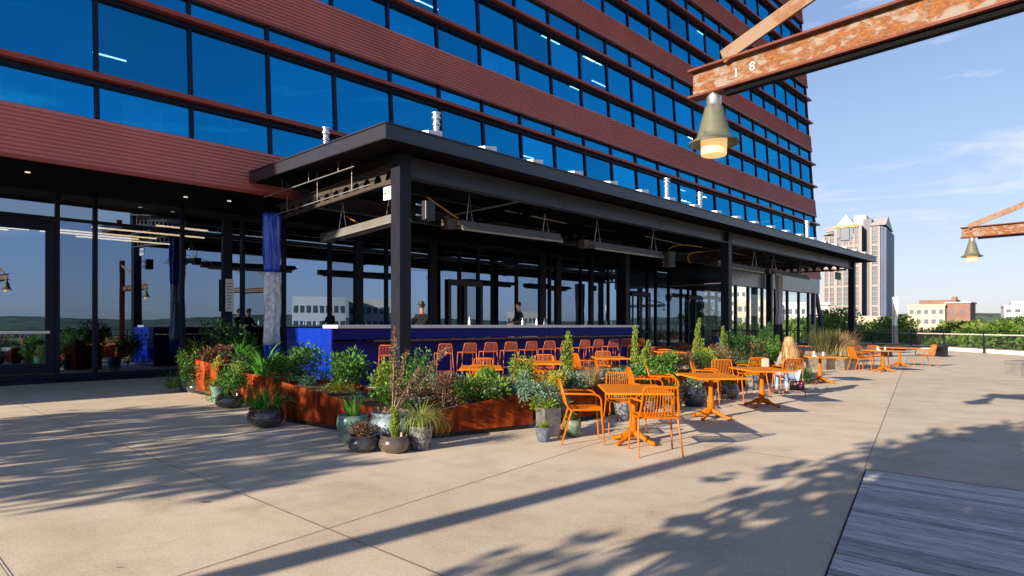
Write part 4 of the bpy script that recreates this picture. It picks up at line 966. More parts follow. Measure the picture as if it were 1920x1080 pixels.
sh(5.5, 9.9, .45, .3, .18, 900, .045, L_blueg, 'blue-green feathery mound at the back of the bright planter'); sh(5.85, 9.3, .5, .38, .38, 1100, .085, L_green, 'glossy leafy bush in front of the bar end'); L_g2 = L_lime
sh(5.35, 8.75, .5, .26, .09, 800, .035, L_yell, 'low yellow sedum mound in the bright rusty planter'); sh(5.35, 8.2, .42, .1, .06, 160, .04, L_blueg, 'small pale rosette beside the yellow sedum')
sh(5.75, 8.05, .36, .34, .18, 1000, .045, L_green, 'dark low ground plant in the bright planter'); sh(6.1, 8.4, .4, .36, .34, 1100, .07, L_lime, 'lime-green bush left of the spiny stalks'); sh(6.35, 8.0, .4, .34, .48, 800, .06, L_green, 'loose tall green shrub behind the spiny stalks')
sh(5.6, 7.5, .33, .30, .16, 800, .04, L_green, 'low green plant at the planter corner'); sh(6.5, 7.5, .38, .32, .26, 1000, .05, L_blueg, 'blue-green bush right of the spiny stalks'); sh(7.2, 8.6, .0, .32, .42, 700, .07, L_green, 'green shrub at the foot of the corner post')
sh(6.05, 7.1, .38, .42, .30, 1800, .05, L_purp, 'bronze heuchera mound at the left of the dark front planter'); sh(6.35, 6.95, .42, .32, .22, 1000, .05, L_green, 'soft green plant beside the bronze mound in the dark front planter')
blades(Vector((6.5, 7.25, .44)), 260, .26, .008, L_green, 'fine-leaved green tuft in the dark front planter', .4, .5, 'rosemary', 'herb', 'herbs', r0=.12)
sh(6.75, 6.85, .46, .34, .20, 1100, .075, L_lime, 'yellow-green leafy mound in the dark front planter'); sh(7.0, 7.15, .50, .30, .24, 1200, .055, L_green, 'rounded green bush in the dark front planter')
trailing(Vector((7.12, 6.56, .56)), [(-.35, -.35, .5), (.12, -.52, 1.2), (.20, -.6, 1.1), (.0, -.55, 1.3), (.6, -.25, .5), (-.6, .1, .3), (.4, .3, .1), (-.2, -.5, .5), (.35, -.5, .6)], 1.0, L_jun, 'blue-green juniper trailing over the end of the dark front planter', 3600, .075)
sh(7.65, 7.0, .5, .25, .32, 1300, .05, L_lime, 'clipped bright green bush in the gap beside the juniper'); sh(8.0, 6.7, .5, .34, .18, 900, .05, L_yell, 'golden low plant at the left of the second front planter')
columnar(Vector((8.9, 7.15, .4)), 1.02, .26, 'tallest narrow green shrub behind the nearest table'); columnar(Vector((11.6, 7.35, .4)), 1.12, .24, 'narrow green shrub behind the second outer table', (.02, 0)); columnar(Vector((14.4, 7.5, .35)), 1.35, .22, 'narrow shrub leaning right, behind the third outer table', (.10, -.08), arms=2); columnar(Vector((15.9, 7.6, .4)), 1.1, .2, 'narrow shrub near the middle front post', arms=2)
sh(8.5, 6.7, .46, .34, .22, 700, .05, L_blueg, 'grey-green mound behind the nearest table'); blades(Vector((9.35, 6.9, .45)), 340, .52, .008, L_straw, 'feathery straw grass behind the nearest table', .6, .6, r0=.12, segs=5)
sh(9.9, 6.8, .45, .32, .18, 900, .05, L_blueg, 'silvery green bush right of the straw grass'); sh(10.5, 6.75, .45, .3, .2, 900, .06, L_green, 'leafy green bush behind the second outer table, left'); shrub(Vector((10.1, 6.6, .5)), .12, .08, 60, .05, L_pink, 'pink flower cluster behind the nearest table', 'flower', 'flower', 'flowers in pots', stems=False)
sh(11.9, 6.95, .42, .38, .36, 1200, .07, L_green, 'bright green bush behind the second outer table'); sh(12.6, 7.0, .42, .44, .34, 1100, .05, L_purp, 'bronze bush behind the third outer table'); sh(13.3, 6.95, .42, .36, .32, 1000, .05, L_dark, 'dark mound behind the third outer table'); sh(13.9, 7.0, .45, .34, .32, 1300, .06, L_lime, 'round bright green bush behind the third outer table')
sh(14.7, 7.1, .42, .42, .44, 1000, .05, L_stalk, 'dusty feathery bush left of the middle post'); blades(Vector((15.0, 7.2, .42)), 300, .7, .008, L_grass, 'airy green grass left of the middle post', .5, .55, r0=.25)
sh(16.3, 7.2, .42, .5, .60, 1300, .07, L_dark, 'dark leafy shrub before the middle post'); sh(17.2, 7.3, .42, .45, .42, 1000, .05, L_purp, 'bronze-purple shrub left of the blonde woman'); sh(18.2, 7.4, .42, .5, .45, 1000, .07, L_green, 'green shrub just left of the blonde woman'); sh(16.0, 7.0, .42, .3, .14, 600, .05, L_yell, 'yellow-green low plant behind the third outer table')
columnar(Vector((18.6, 7.5, .4)), 1.2, .4, 'dark upright shrub left of the blonde woman', mt=L_dark); sh(17.6, 6.2, .0, .35, .3, 900, .07, L_dark, 'floor-standing dark plant behind the woman\'s table'); sh(19.0, 7.2, .4, .35, .35, 900, .06, L_dark, 'dark plant behind the blonde woman'); columnar(Vector((21.8, 8.6, .1)), 1.5, .4, 'upright green shrub beyond the blonde woman', mt=L_green)

# ------------------------------------------------------------ gantry lamps
def gantry(tip, back, blen, brace, label, text_on=False, lamp2=None, grp='rusty steel gantries with bell lamps'):
    tip = Vector(tip); back = Vector(back).normalized(); t = thing('steel_gantry', label, 'gantry', (tip.x + back.x * blen, tip.y + back.y * blen, 0), math.atan2(-back.y, -back.x) , grp)
    # local frame: +x toward the tip, origin at the post foot
    zc = tip.z; h = .28; L = blen
    def B(m, x0, x1, y0, y1, z0, z1): m.box(x0, x1, y0, y1, z0, z1)
    web = MB(); web.box(.15, L, -.012, .012, zc + .02, zc + h - .02); bm_ = web.build('beam_web', M_rustpaint, t)
    f = MB(); f.box(.15, L + .02, -.08, .08, zc + h - .02, zc + h); f.box(.15, L + .02, -.08, .08, zc, zc + .02); f.build('beam_flange', M_rustdark, t)
    c = MB(); c.box(.3, L - .35, -.035, .035, zc - .05, zc - .002); c.build('cable_tray', M_soffit, t)
    x1, z1, x2, z2 = brace; s = (z2 - z1) / (x2 - x1); zt_ = z1 + s * (L - .1)
    c = MB(); c.bar((L - x1, .06, z1), (.08, .06, z1 + s * (L - x1 - .08)), .03, .13); c.build('brace', M_rustbrace, t)
    c = MB(); ibeam_post(c, z1 + s * (L - x1) + .3); c.build('post', M_rustdark, t)
    c = MB(); c.box(-.3, .3, -.3, .3, .003, .03); c.build('base_plate', M_rustdark, t)
    if text_on:
        text('1', .115, M_white, Matrix.Translation((L - .46, .0135, zc + .13)) @ Matrix.Rotation(rad(180), 4, 'Z') @ Matrix.Rotation(rad(90), 4, 'X'), 'painted_number', bm_)
        text('8', .115, M_white, Matrix.Translation((L - .62, .0135, zc + .145)) @ Matrix.Rotation(rad(180), 4, 'Z') @ Matrix.Rotation(rad(90), 4, 'X'), 'painted_number', bm_)
    return t, L
def ibeam_post(c, hz):
    c.box(-.13, -.11, -.12, .12, .03, hz); c.box(.11, .13, -.12, .12, .03, hz); c.box(-.11, .11, -.012, .012, .03, hz)
def bell(loc, label):
    t = thing('bell_lamp', label, 'lamp', loc, 0, 'bell-shaped lamps hung from the rusty gantries')
    m = MB(); m.lathe([(.055, -.12), (.07, -.10), (.07, -.03), (.055, -.02), (.055, 0)], (0, 0, 0), 20); m.build('neck', M_galv, t)
    m = MB(); m.lathe([(.235, -.485), (.238, -.47), (.20, -.455), (.165, -.42), (.15, -.38), (.088, -.14), (.08, -.12)], (0, 0, 0), 32, capb=False)
    m.lathe([(.05, -.14), (.142, -.38), (.155, -.43), (.23, -.487)], (0, 0, 0), 32, capb=False); m.f.pop(); m.m.pop(); m.sm.pop(); m.build('shade', M_shade, t)
    m = MB(); m.lathe([(.10, -.60), (.118, -.592), (.124, -.46), (.124, -.40)], (0, 0, 0), 28); m.build('glass', M_lens, t)
    m = MB(); m.lathe([(.02, -.56), (.045, -.54), (.045, -.48), (.02, -.44)], (0, 0, 0), 12); m.build('bulb', M_bulb, t)
bk = (-.077, -.996, 0)
gantry((5.9, 3.11, 3.79), bk, 6.6, (.35, 4.09, 1.2, 4.38), 'near rusty gantry arm with painted number reaching in from the right', True)
bell((5.9 - .077 * .22, 3.11 - .22, 3.79), 'near bell lamp hanging lit from the closest gantry tip')
gantry((19.99, 3.05, 3.78), bk, 6.6, (.15, 4.06, 1.3, 4.48), 'far rusty gantry arm at the right edge against the sky')
bell((19.98, 2.83, 3.78), 'far bell lamp hanging from the distant gantry tip')
gantry((13.3, -.9, 3.78), bk, 4.0, (.15, 4.06, 1.3, 4.48), 'middle gantry out of the frame, mirrored in the shopfront')
bell((13.28, -1.15, 3.78), 'bell lamp of the middle gantry, mirrored in the shopfront')
# steel mast left of the view, whose long shadow crosses the paving
ms = thing('steel_mast', 'tall steel mast left of the view casting the long shadow', 'mast', (7.36 - 15.0 * .9973, 3.61 + 15.0 * .0732, 0), 0)
m = MB(); m.box(-.13, .13, -.13, .13, .03, 5.15); m.build('post', M_rustdark, ms); m = MB(); m.box(-.3, .3, -.3, .3, .003, .03); m.build('base_plate', M_rustdark, ms)

# ------------------------------------------------------------ trees
def tree_meshes(seed, h, cr, nleaf, L, mt, trunk_h=.4, lobes=16, flat=.75):
    r = random.Random(seed); tr = MB(); lf = MB()
    base = h * trunk_h; tr.tube([(0, 0, 0), (r.uniform(-.1, .1), r.uniform(-.1, .1), base * .6), (0, 0, base), (0, 0, h * .8)], [h * .03, h * .024, h * .02, h * .006], 8)
    for i in range(lobes):
        a = r.uniform(0, 2 * math.pi); rr = cr * r.uniform(.15, .8); z = base + (h - base) * r.uniform(.1, .95); k = 1 - abs((z - base) / (h - base) - .45) * .9; c = Vector((rr * math.cos(a) * k, rr * math.sin(a) * k, z)); s = cr * r.uniform(.22, .42)
        tr.tube([(0, 0, base * r.uniform(.8, 1.3)), c * .6 + Vector((0, 0, c.z * .15)), c], [h * .011, h * .007, h * .003], 5)
        for j in range(nleaf // lobes):
            v = rv(r).normalized() * (r.random() ** .45); p = c + Vector((v.x * s, v.y * s, v.z * s * flat)); leaf(lf, p, (v + rv(r)).normalized(), rv(r).normalized(), L * r.uniform(.6, 1.3), L * r.uniform(.5, .8))
    return tr, lf
def tree(loc, protoT, label, sc=1.0, rz=0, group='trees beyond the terrace edge'):
    t = thing('broadleaf_tree', label, 'tree', loc, rz, group); t.scale = (sc,) * 3
    for nm, me in (('trunk', protoT[0]), ('crown', protoT[1])):
        o = bpy.data.objects.new(nm, me); col.objects.link(o); o.parent = t; kids.setdefault(t.name, []).append(o)
    return t
def protot(*a, mt=None, **k):
    tr, lf = tree_meshes(*a, mt, **k); o1 = tr.build('trunk', M_bark); o2 = lf.build('crown', mt, sharp=False); d = (o1.data, o2.data); bpy.data.objects.remove(o1); bpy.data.objects.remove(o2); return d
TP = [protot(11, 14, 5.5, 7000, .42, mt=L_tree, lobes=24), protot(12, 14, 6.0, 7000, .42, mt=L_tree2, lobes=26), protot(13, 13, 5.0, 7000, .4, mt=L_tree, lobes=20)]
spots = []
r = random.Random(3)
kinds = ['dense dark green', 'yellow-green', 'mid green rounded']
k = 0
for dist, lo, hi, st, top in ((52, 1600, 2250, 62, 0.3), (72, 1560, 2250, 58, .9), (100, 1540, 2300, 60, 1.6), (150, 1500, 2300, 66, 2.2)):
    x = lo
    while x < hi:
        d = dist * r.uniform(.92, 1.1); p = atD(x, 610, d); ti = r.choice([0, 1, 2]) if x > 1760 else r.choice([1, 1, 2])
        s = (14.5 + top * 1.3 + .5 + r.uniform(-1.2, .8)) / 14.0
        tree((p.x, p.y, -14.5), TP[ti], '%s tree, %s of the %s line beyond the railing' % (kinds[ti], (['leftmost'] + ORD + ['fourteenth', 'fifteenth', 'sixteenth', 'seventeenth'])[k], ('nearest', 'second', 'third', 'farthest')[[52, 72, 100, 150].index(dist)]), s, r.uniform(0, 6)); k += 1
        x += st * r.uniform(.8, 1.15)
    k = 0
# trees behind and to the left of the camera: their shade falls on the paving and the shopfront mirrors them
LT = [protot(21, 4.4, 1.5, 720, .25, mt=L_tree, trunk_h=.45, lobes=13, flat=.6), protot(22, 5.0, 1.7, 860, .26, mt=L_tree, trunk_h=.4, lobes=15, flat=.6)]
GTT = 'terrace trees out of the frame'
for (x, y, s, kk, lb) in ((-9.0, 11.9, 1.22, 1, 'terrace tree left of the view nearest the shopfront'), (-8.6, 9.3, 1.2, 0, 'second terrace tree left of the view'), (-10.5, 8.2, 1.05, 1, 'third terrace tree left of the view'), (-6.6, 10.9, 1.0, 0, 'small terrace tree left of the view'), (-11.5, 13.6, 1.15, 1, 'farthest left terrace tree by the shopfront'),
                          (-3.6, 2.35, 1.0, 0, 'terrace tree behind the camera shading the deck'), (-6.4, 1.7, .95, 1, 'farther terrace tree behind the camera'), (-5.6, 2.7, .66, 0, 'small terrace tree behind the camera'), (-7.2, 3.0, .72, 1, 'low terrace tree behind the camera'), (-1.6, 1.9, .95, 1, 'terrace tree close behind the camera'), (-2.8, 2.15, 1.05, 0, 'terrace tree shading the far paving'), (-4.4, .3, .9, 0, 'terrace tree behind the camera on the right')):
    tree((x, y, 0), LT[kk], lb, s, x * 1.7, GTT)

# the side of the terrace behind the camera, mirrored in the shopfront
rr_ = random.Random(17)
for j in range(13):
    tree((-24 + j * 8.5 + rr_.uniform(-2, 2), -34 - rr_.uniform(0, 40), -14.5), TP[j % 3], '%s tree behind the camera, %s of the line mirrored in the glass' % (kinds[j % 3], (['leftmost'] + ORD)[j]), rr_.uniform(.95, 1.1), j, 'trees behind the camera')
br_ = thing('terrace_railing', 'dark terrace railing behind the camera, mirrored in the shopfront', 'railing', (0, -14.5, 0))
for x in range(-20, 44, 3):
    m = MB(); m.box(x - .025, x + .025, -.05, .05, .01, 1.2); m.build('post', M_black, br_)
for z in (.2, .7, 1.2):
    m = MB(); m.box(-20, 42, -.03, .03, z - .025, z + .025); m.build('rail', M_black, br_)
for j, (x, y, w) in enumerate(((9, -7, 'closer'), (14, -8.5, 'middle'), (19, -7.5, 'farther'))):
    T = Vector((x, y, 0)); place('table', T, rad(10 * j), 'the %s orange table behind the camera, mirrored in the shopfront' % w, GT); chair(T + Vector((.7, 0, 0)), T, 'chair right of the %s orange table behind the camera' % w); chair(T - Vector((.7, 0, 0)), T, 'chair left of the %s orange table behind the camera' % w)
# ------------------------------------------------------------ city beyond
def fdir(px_): 
    u = (px_ - CX) / F; v = Vector((u * SA + CA, -u * CA + SA, 0)); return v
# granite tower
D = 360.0; k = D / F
tc0 = fdir(1600) * D; yaw = math.atan2(CA, -SA) if False else math.atan2(-CA, SA)   # local x = camera right
tw = thing('granite_tower', 'tall beige stone and glass tower with gabled stepped top on the skyline', 'tower', (tc0.x, tc0.y, -14.5), yaw - rad(36))
M_stone = paint('pinkish_granite', (.255, .215, .20), .7, var=.08, scale=.05); M_tglass = paint('tower_dark_glass', (.065, .085, .12), .45, var=.3, scale=.08, spec=.3); M_troof = paint('pale_tower_roof', (.38, .37, .38), .5, var=.05)
M_tblue = paint('tower_blue_side_glass', (.05, .08, .16), .5, var=.2, scale=.1, spec=.2)
def Z(y): return 14.5 + H + (610 - y) * k
def X(x): return (x - 1600) * k * .93 / .883 * .883
def tp(mb, nm, mt, par=None): return mb.build(nm, mt, par or tw)
m = MB(); m.box(X(1546), X(1572), -2, 30, 0, Z(440)); m.box(X(1572), X(1617), -6, 34, 0, Z(425)); m.box(X(1617), X(1632), 1, 34, 0, Z(412)); m.box(X(1632), X(1648), -4, 34, 0, Z(428)); tp(m, 'shaft', M_tglass)
m = MB(); m.box(X(1648), X(1654), -3.6, 36, 0, Z(426)); m.box(X(1654), X(1659), -3.2, 36, 0, Z(432)); tp(m, 'side_bay', M_tblue)
for (xa, xb, yf, yt) in ((1545, 1549, -2.6, 440), (1556, 1559, -2.6, 442), (1569, 1574, -6.6, 425), (1583, 1586, -6.6, 455), (1594, 1597, -6.6, 455), (1603, 1606, -6.6, 440), (1613, 1618, -6.6, 425), (1631, 1635, -4.6, 430), (1645, 1649, -4.6, 430)):
    m = MB(); m.box(X(xa), X(xb), yf, yf + 3, 0, Z(yt)); tp(m, 'stone_pier', M_stone)
for i in range(20):
    y = 428 + i * 9.3
    m = MB(); th = .35 if i % 4 else 1.1
    m.box(X(1546), X(1570), -2.4, -1.9, Z(y), Z(y) + th); m.box(X(1572), X(1616), -6.4, -5.9, Z(y), Z(y) + th); m.box(X(1634), X(1648), -4.4, -3.9, Z(y), Z(y) + th); tp(m, 'floor_band', M_stone)
m = MB()
def gable(m, xa, xb, y0, y1, zb_, zt_):
    xm = (xa + xb) / 2; m.add([(xa, y0, zb_), (xb, y0, zb_), (xm, y0, zt_), (xa, y1, zb_), (xb, y1, zb_), (xm, y1, zt_)], [(0, 1, 2), (5, 4, 3), (0, 2, 5, 3), (1, 4, 5, 2), (0, 3, 4, 1)])
gable(m, X(1574), X(1606), -6.6, 20, Z(424), Z(405)); m.box(X(1600), X(1622), 2, 24, Z(428), Z(404)); m.add([(X(1630), -5, Z(428)), (X(1659), -5, Z(428)), (X(1659), 30, Z(428)), (X(1630), 30, Z(428)), (X(1632), 12, Z(408)), (X(1657), 12, Z(405))], [(0, 1, 5, 4), (1, 2, 5), (2, 3, 4, 5), (3, 0, 4)])
m.add([(X(1545), -3, Z(440)), (X(1574), -3, Z(432)), (X(1574), 28, Z(432)), (X(1545), 28, Z(440)), (X(1552), 10, Z(420)), (X(1576), 10, Z(416))], [(0, 1, 5, 4), (1, 2, 5), (2, 3, 4, 5), (3, 0, 4)])
tp(m, 'roof', M_troof)
text('WELLS FARGO', 1.9, paint('yellow_letters', (.75, .45, .03), .5), Matrix.Translation((X(1590), -7.0, Z(427))) @ Matrix.Rotation(rad(90), 4, 'X'), 'lettering', tw, .2)
m = MB(); m.box(X(1580), X(1596), -6.9, -6.65, Z(452), Z(430)); m.box(X(1574), X(1581), -6.9, -6.65, Z(448), Z(430)); m.box(X(1598), X(1603), -6.9, -6.65, Z(448), Z(430)); tp(m, 'top_window', M_tglass)
def block(px0, px1, ytop, D, depth, mt, label, rz=0, floors=0, nwin=0, roofbits=None, zbase=-14.5, wy=(0, 0)):
    kk = D / F; c = fdir((px0 + px1) / 2) * D; w = (px1 - px0) * kk; top = H + (610 - ytop) * kk - zbase
    t = thing('city_building', label, 'building', (c.x, c.y, zbase), yaw + rz - math.atan(((px0 + px1) / 2 - CX) / F)); m = MB(); m.box(-w / 2, w / 2, 0, depth, 0, top); m.box(-w / 2 - .3, w / 2 + .3, -.3, depth + .3, top, top + .6); m.build('wall', mt, t)
    fh = 3.6
    for f in range(floors):
        for i in range(nwin):
            x = -w / 2 + w * (i + .5) / nwin; q = MB(); ww = w / nwin * .28; q.box(x - ww, x + ww, -.12, -.02, top - 2.9 - f * fh, top - 1.3 - f * fh); q.build('window', M_tglass, t)
    return t, w, top
M_cream = paint('cream_render', (.40, .345, .28), .8, var=.06, scale=.1); M_brick = paint('brown_brick', (.19, .11, .085), .85, var=.2, scale=.3); M_wht = paint('white_render', (.50, .49, .48), .7, var=.05)
M_greyb = paint('grey_render', (.34, .36, .38), .8, var=.1, scale=.1)
t, w, top = block(1707, 1766, 574, 240, 18, M_cream, 'cream building with brick wing and small windows above the trees', rad(-8), 3, 5)
m = MB(); kk = 240 / F; m.box(w / 2 + .1, w / 2 + 7.4, 2, 20, 0, top + .9); m.box(w / 2 - 9, w / 2 + 3, 6, 16, top, top + 2.4); m.box(w / 2 + 1.5, w / 2 + 3, 4, 8, top + 1, top + 3.4); m.build('brick_wing', M_brick, t)
m = MB(); m.box(w / 2 - .4, w / 2 + 7.8, 1.6, 20.4, top + .95, top + 1.4); m.build('roof_slab', M_greyb, t)
for i in range(2):
    for f in range(3):
        q = MB(); q.box(w / 2 + 1.4 + i * 3, w / 2 + 2.4 + i * 3, 1.88, 1.98, top - 3 - f * 3.6, top - 1.5 - f * 3.6); q.build('window', M_tglass, t)
t, w, top = block(1893, 1975, 574, 300, 20, M_wht, 'white office building at the right edge above the trees', rad(5), 3, 6)
m = MB(); m.box(-w / 2 + 3, w / 2, 3, 18, top, top + 2.2); m.build('roof_house', M_wht, t)
block(1520, 1552, 572, 130, 14, M_greyb, 'plain grey building left of the stone tower', rad(0))
block(1568, 1646, 596, 210, 12, M_cream, 'low cream building at the foot of the stone tower', rad(0), 1, 8)
block(1662, 1700, 606, 420, 14, M_cream, 'small far building just right of the stone tower foot', rad(0))
# buildings right of the frame, mirrored in the bay glazing
def mirrored(pxc, Yg, dist, wpx, ytop, mt, lb, nx, nz):
    rr = ray(pxc, 610); t0 = Yg / rr[1]; hit = Vector((rr[0] * t0, Yg)); d = Vector((rr[0], -rr[1])); dn = d.normalized(); p = hit + dn * dist
    tot = hit.length + dist; w_ = wpx / F * tot; h = H + (610 - ytop) / F * tot * .9 + 14.5
    t = thing('city_building', lb, 'building', (p.x, p.y, -14.5), math.atan2(-dn.y, -dn.x)); m = MB(); m.box(-14, 0, -w_ / 2, w_ / 2, 0, h); m.build('wall', mt, t)
    for f in range(nz):
        for i in range(nx):
            q = MB(); y = -w_ / 2 + w_ * (i + .5) / nx; a = w_ / nx * .3; z = h - 2 - f * 3.3; q.box(.02, .12, y - a, y + a, z - 1.5, z); q.build('window', M_tglass, t)
for j, a in enumerate(((610, 21.28, 120, 100, 552, M_wht, 'white block right of the frame mirrored left of the corner post', 9, 6), (705, 21.28, 130, 66, 556, M_cream, 'cream block right of the frame mirrored beside the corner post', 6, 6), (975, 21.28, 170, 60, 582, M_cream, 'low cream block mirrored behind the bartender', 8, 4),
        (1185, 21.28, 190, 44, 552, M_cream, 'cream tower mirrored in the framed door', 4, 8), (1275, 21.28, 190, 34, 500, M_greyb, 'grey tower right of the frame mirrored near the middle post', 4, 9), (1328, 21.28, 200, 60, 535, M_wht, 'white block with square windows mirrored by the middle post', 6, 6),
        (1420, 17.45, 160, 70, 560, M_cream, 'pale block mirrored in the left of the glass bay', 6, 5), (1482, 17.45, 160, 50, 566, M_wht, 'white block mirrored in the right of the glass bay', 5, 5))): mirrored(*a)

# ------------------------------------------------------------ benches, far fence
def bench(loc, rz, L, W, hh, mt, label, legs=True):
    t = thing('terrace_bench', label, 'bench', loc, rz, 'benches on the terrace')
    m = MB(); m.box(-L / 2, L / 2, -W / 2, W / 2, hh - .1, hh); m.build('seat', mt, t, bevel=.01)
    for s in (-1, 1):
        m = MB(); m.box(s * (L / 2 - .02) - (.22 if s > 0 else 0), s * (L / 2 - .02) + (0 if s > 0 else .22), -W / 2 + .02, W / 2 - .02, .002, hh - .102); m.build('leg', mt, t)
    return t
bench((25.9, 1.75, 0), rad(-40), 2.4, .6, .46, paint('grey_concrete_bench', (.15, .15, .15), .8, var=.12, bmp=.2), 'grey concrete bench at the right edge of the picture')
bench((36.9, 7.6, 0), rad(-46), 3.0, .7, .55, M_black, 'long black bench behind the far right tables')
bench((41.0, 10.3, 0), rad(-46), 3.0, .7, .5, M_black, 'black bench by the foot of the far pavilion post')
fn = thing('slatted_fence', 'dark slatted guard fence closing the far end of the pavilion', 'fence', (45.2, 13.2, 0))
Lf = 9.0; fd = Vector((-.05, 1, 0)).normalized()
m = MB(); m.bar((0, 0, 1.18), fd * Lf + Vector((0, 0, 1.18)), .06, .06); m.bar((0, 0, .14), fd * Lf + Vector((0, 0, .14)), .05, .05); m.build('rail', M_black, fn)
m = MB(); s = 0
while s < Lf: p = fd * s; m.bar(p + Vector((0, 0, .1)), p + Vector((0, 0, 1.18)), .045, .03); s += .24
m.build('slats', M_black, fn)
fn2 = thing('slatted_fence', 'dark slatted fence between the far post and the terrace railing', 'fence', (44.6, 12.9, 0)); fd = Vector((.93, -.10, 0)).normalized()
m = MB(); m.bar((0, 0, 1.2), fd * 8 + Vector((0, 0, 1.2)), .06, .06); m.bar((0, 0, .14), fd * 8 + Vector((0, 0, .14)), .05, .05); m.build('rail', M_black, fn2)
m = MB(); s = 0
while s < 8: p = fd * s; m.bar(p + Vector((0, 0, .1)), p + Vector((0, 0, 1.18)), .045, .04); s += .34
m.build('slats', M_black, fn2)
rl_ = random.Random(77)
# fallen leaf
for (x, y, lb) in ((383, 943, 'single dry brown leaf lying on the paving'), (1000, 935, 'tiny dark leaf scrap on the paving'), (223, 1065, 'small dark leaf near the lower left of the paving')):
    p = g(x, y); m = MB(); m.add([(-.05, 0, .008), (0, -.016, .016), (.055, .0, .006), (0, .018, .012)], [(0, 1, 2, 3)]); m.add([(-.05, 0, .006), (0, -.016, .013), (.055, .0, .004), (0, .018, .009)], [(3, 2, 1, 0)]); o = m.build('fallen_leaf', paint('dry_leaf', (.22, .09, .03), .8)); o.location = (p.x, p.y, .002); o.rotation_euler = (0, 0, rad(-30)); o.scale = (1, 1, 1) if x == 383 else (.4, .4, .4); tag(o, lb, 'leaf')

# ------------------------------------------------------------ people
def skin(name, chain, mt, parent, sub=2):
    # chain: list of (point, radius, parent index or None)
    me = bpy.data.meshes.new(name); vs = [c[0] for c in chain]; es = [(c[2], i) for i, c in enumerate(chain) if c[2] is not None]
    me.from_pydata([tuple(v) for v in vs], es, []); o = bpy.data.objects.new(name, me); col.objects.link(o)
    sm = o.modifiers.new('skin', 'SKIN'); sm.use_smooth_shade = True
    for i, c in enumerate(chain):
        rr = c[1] if isinstance(c[1], tuple) else (c[1], c[1]); me.skin_vertices[0].data[i].radius = rr; me.skin_vertices[0].data[i].use_root = (i == 0)
    ss = o.modifiers.new('sub', 'SUBSURF'); ss.levels = sub; ss.render_levels = sub
    dg = bpy.context.evaluated_depsgraph_get(); m2 = bpy.data.meshes.new_from_object(o.evaluated_get(dg)); bpy.data.objects.remove(o)
    m2.materials.clear(); m2.materials.append(mt); o = bpy.data.objects.new(name, m2); col.objects.link(o); o.parent = parent; kids.setdefault(parent.name, []).append(o)
    for p in m2.polygons: p.use_smooth = True
    return o
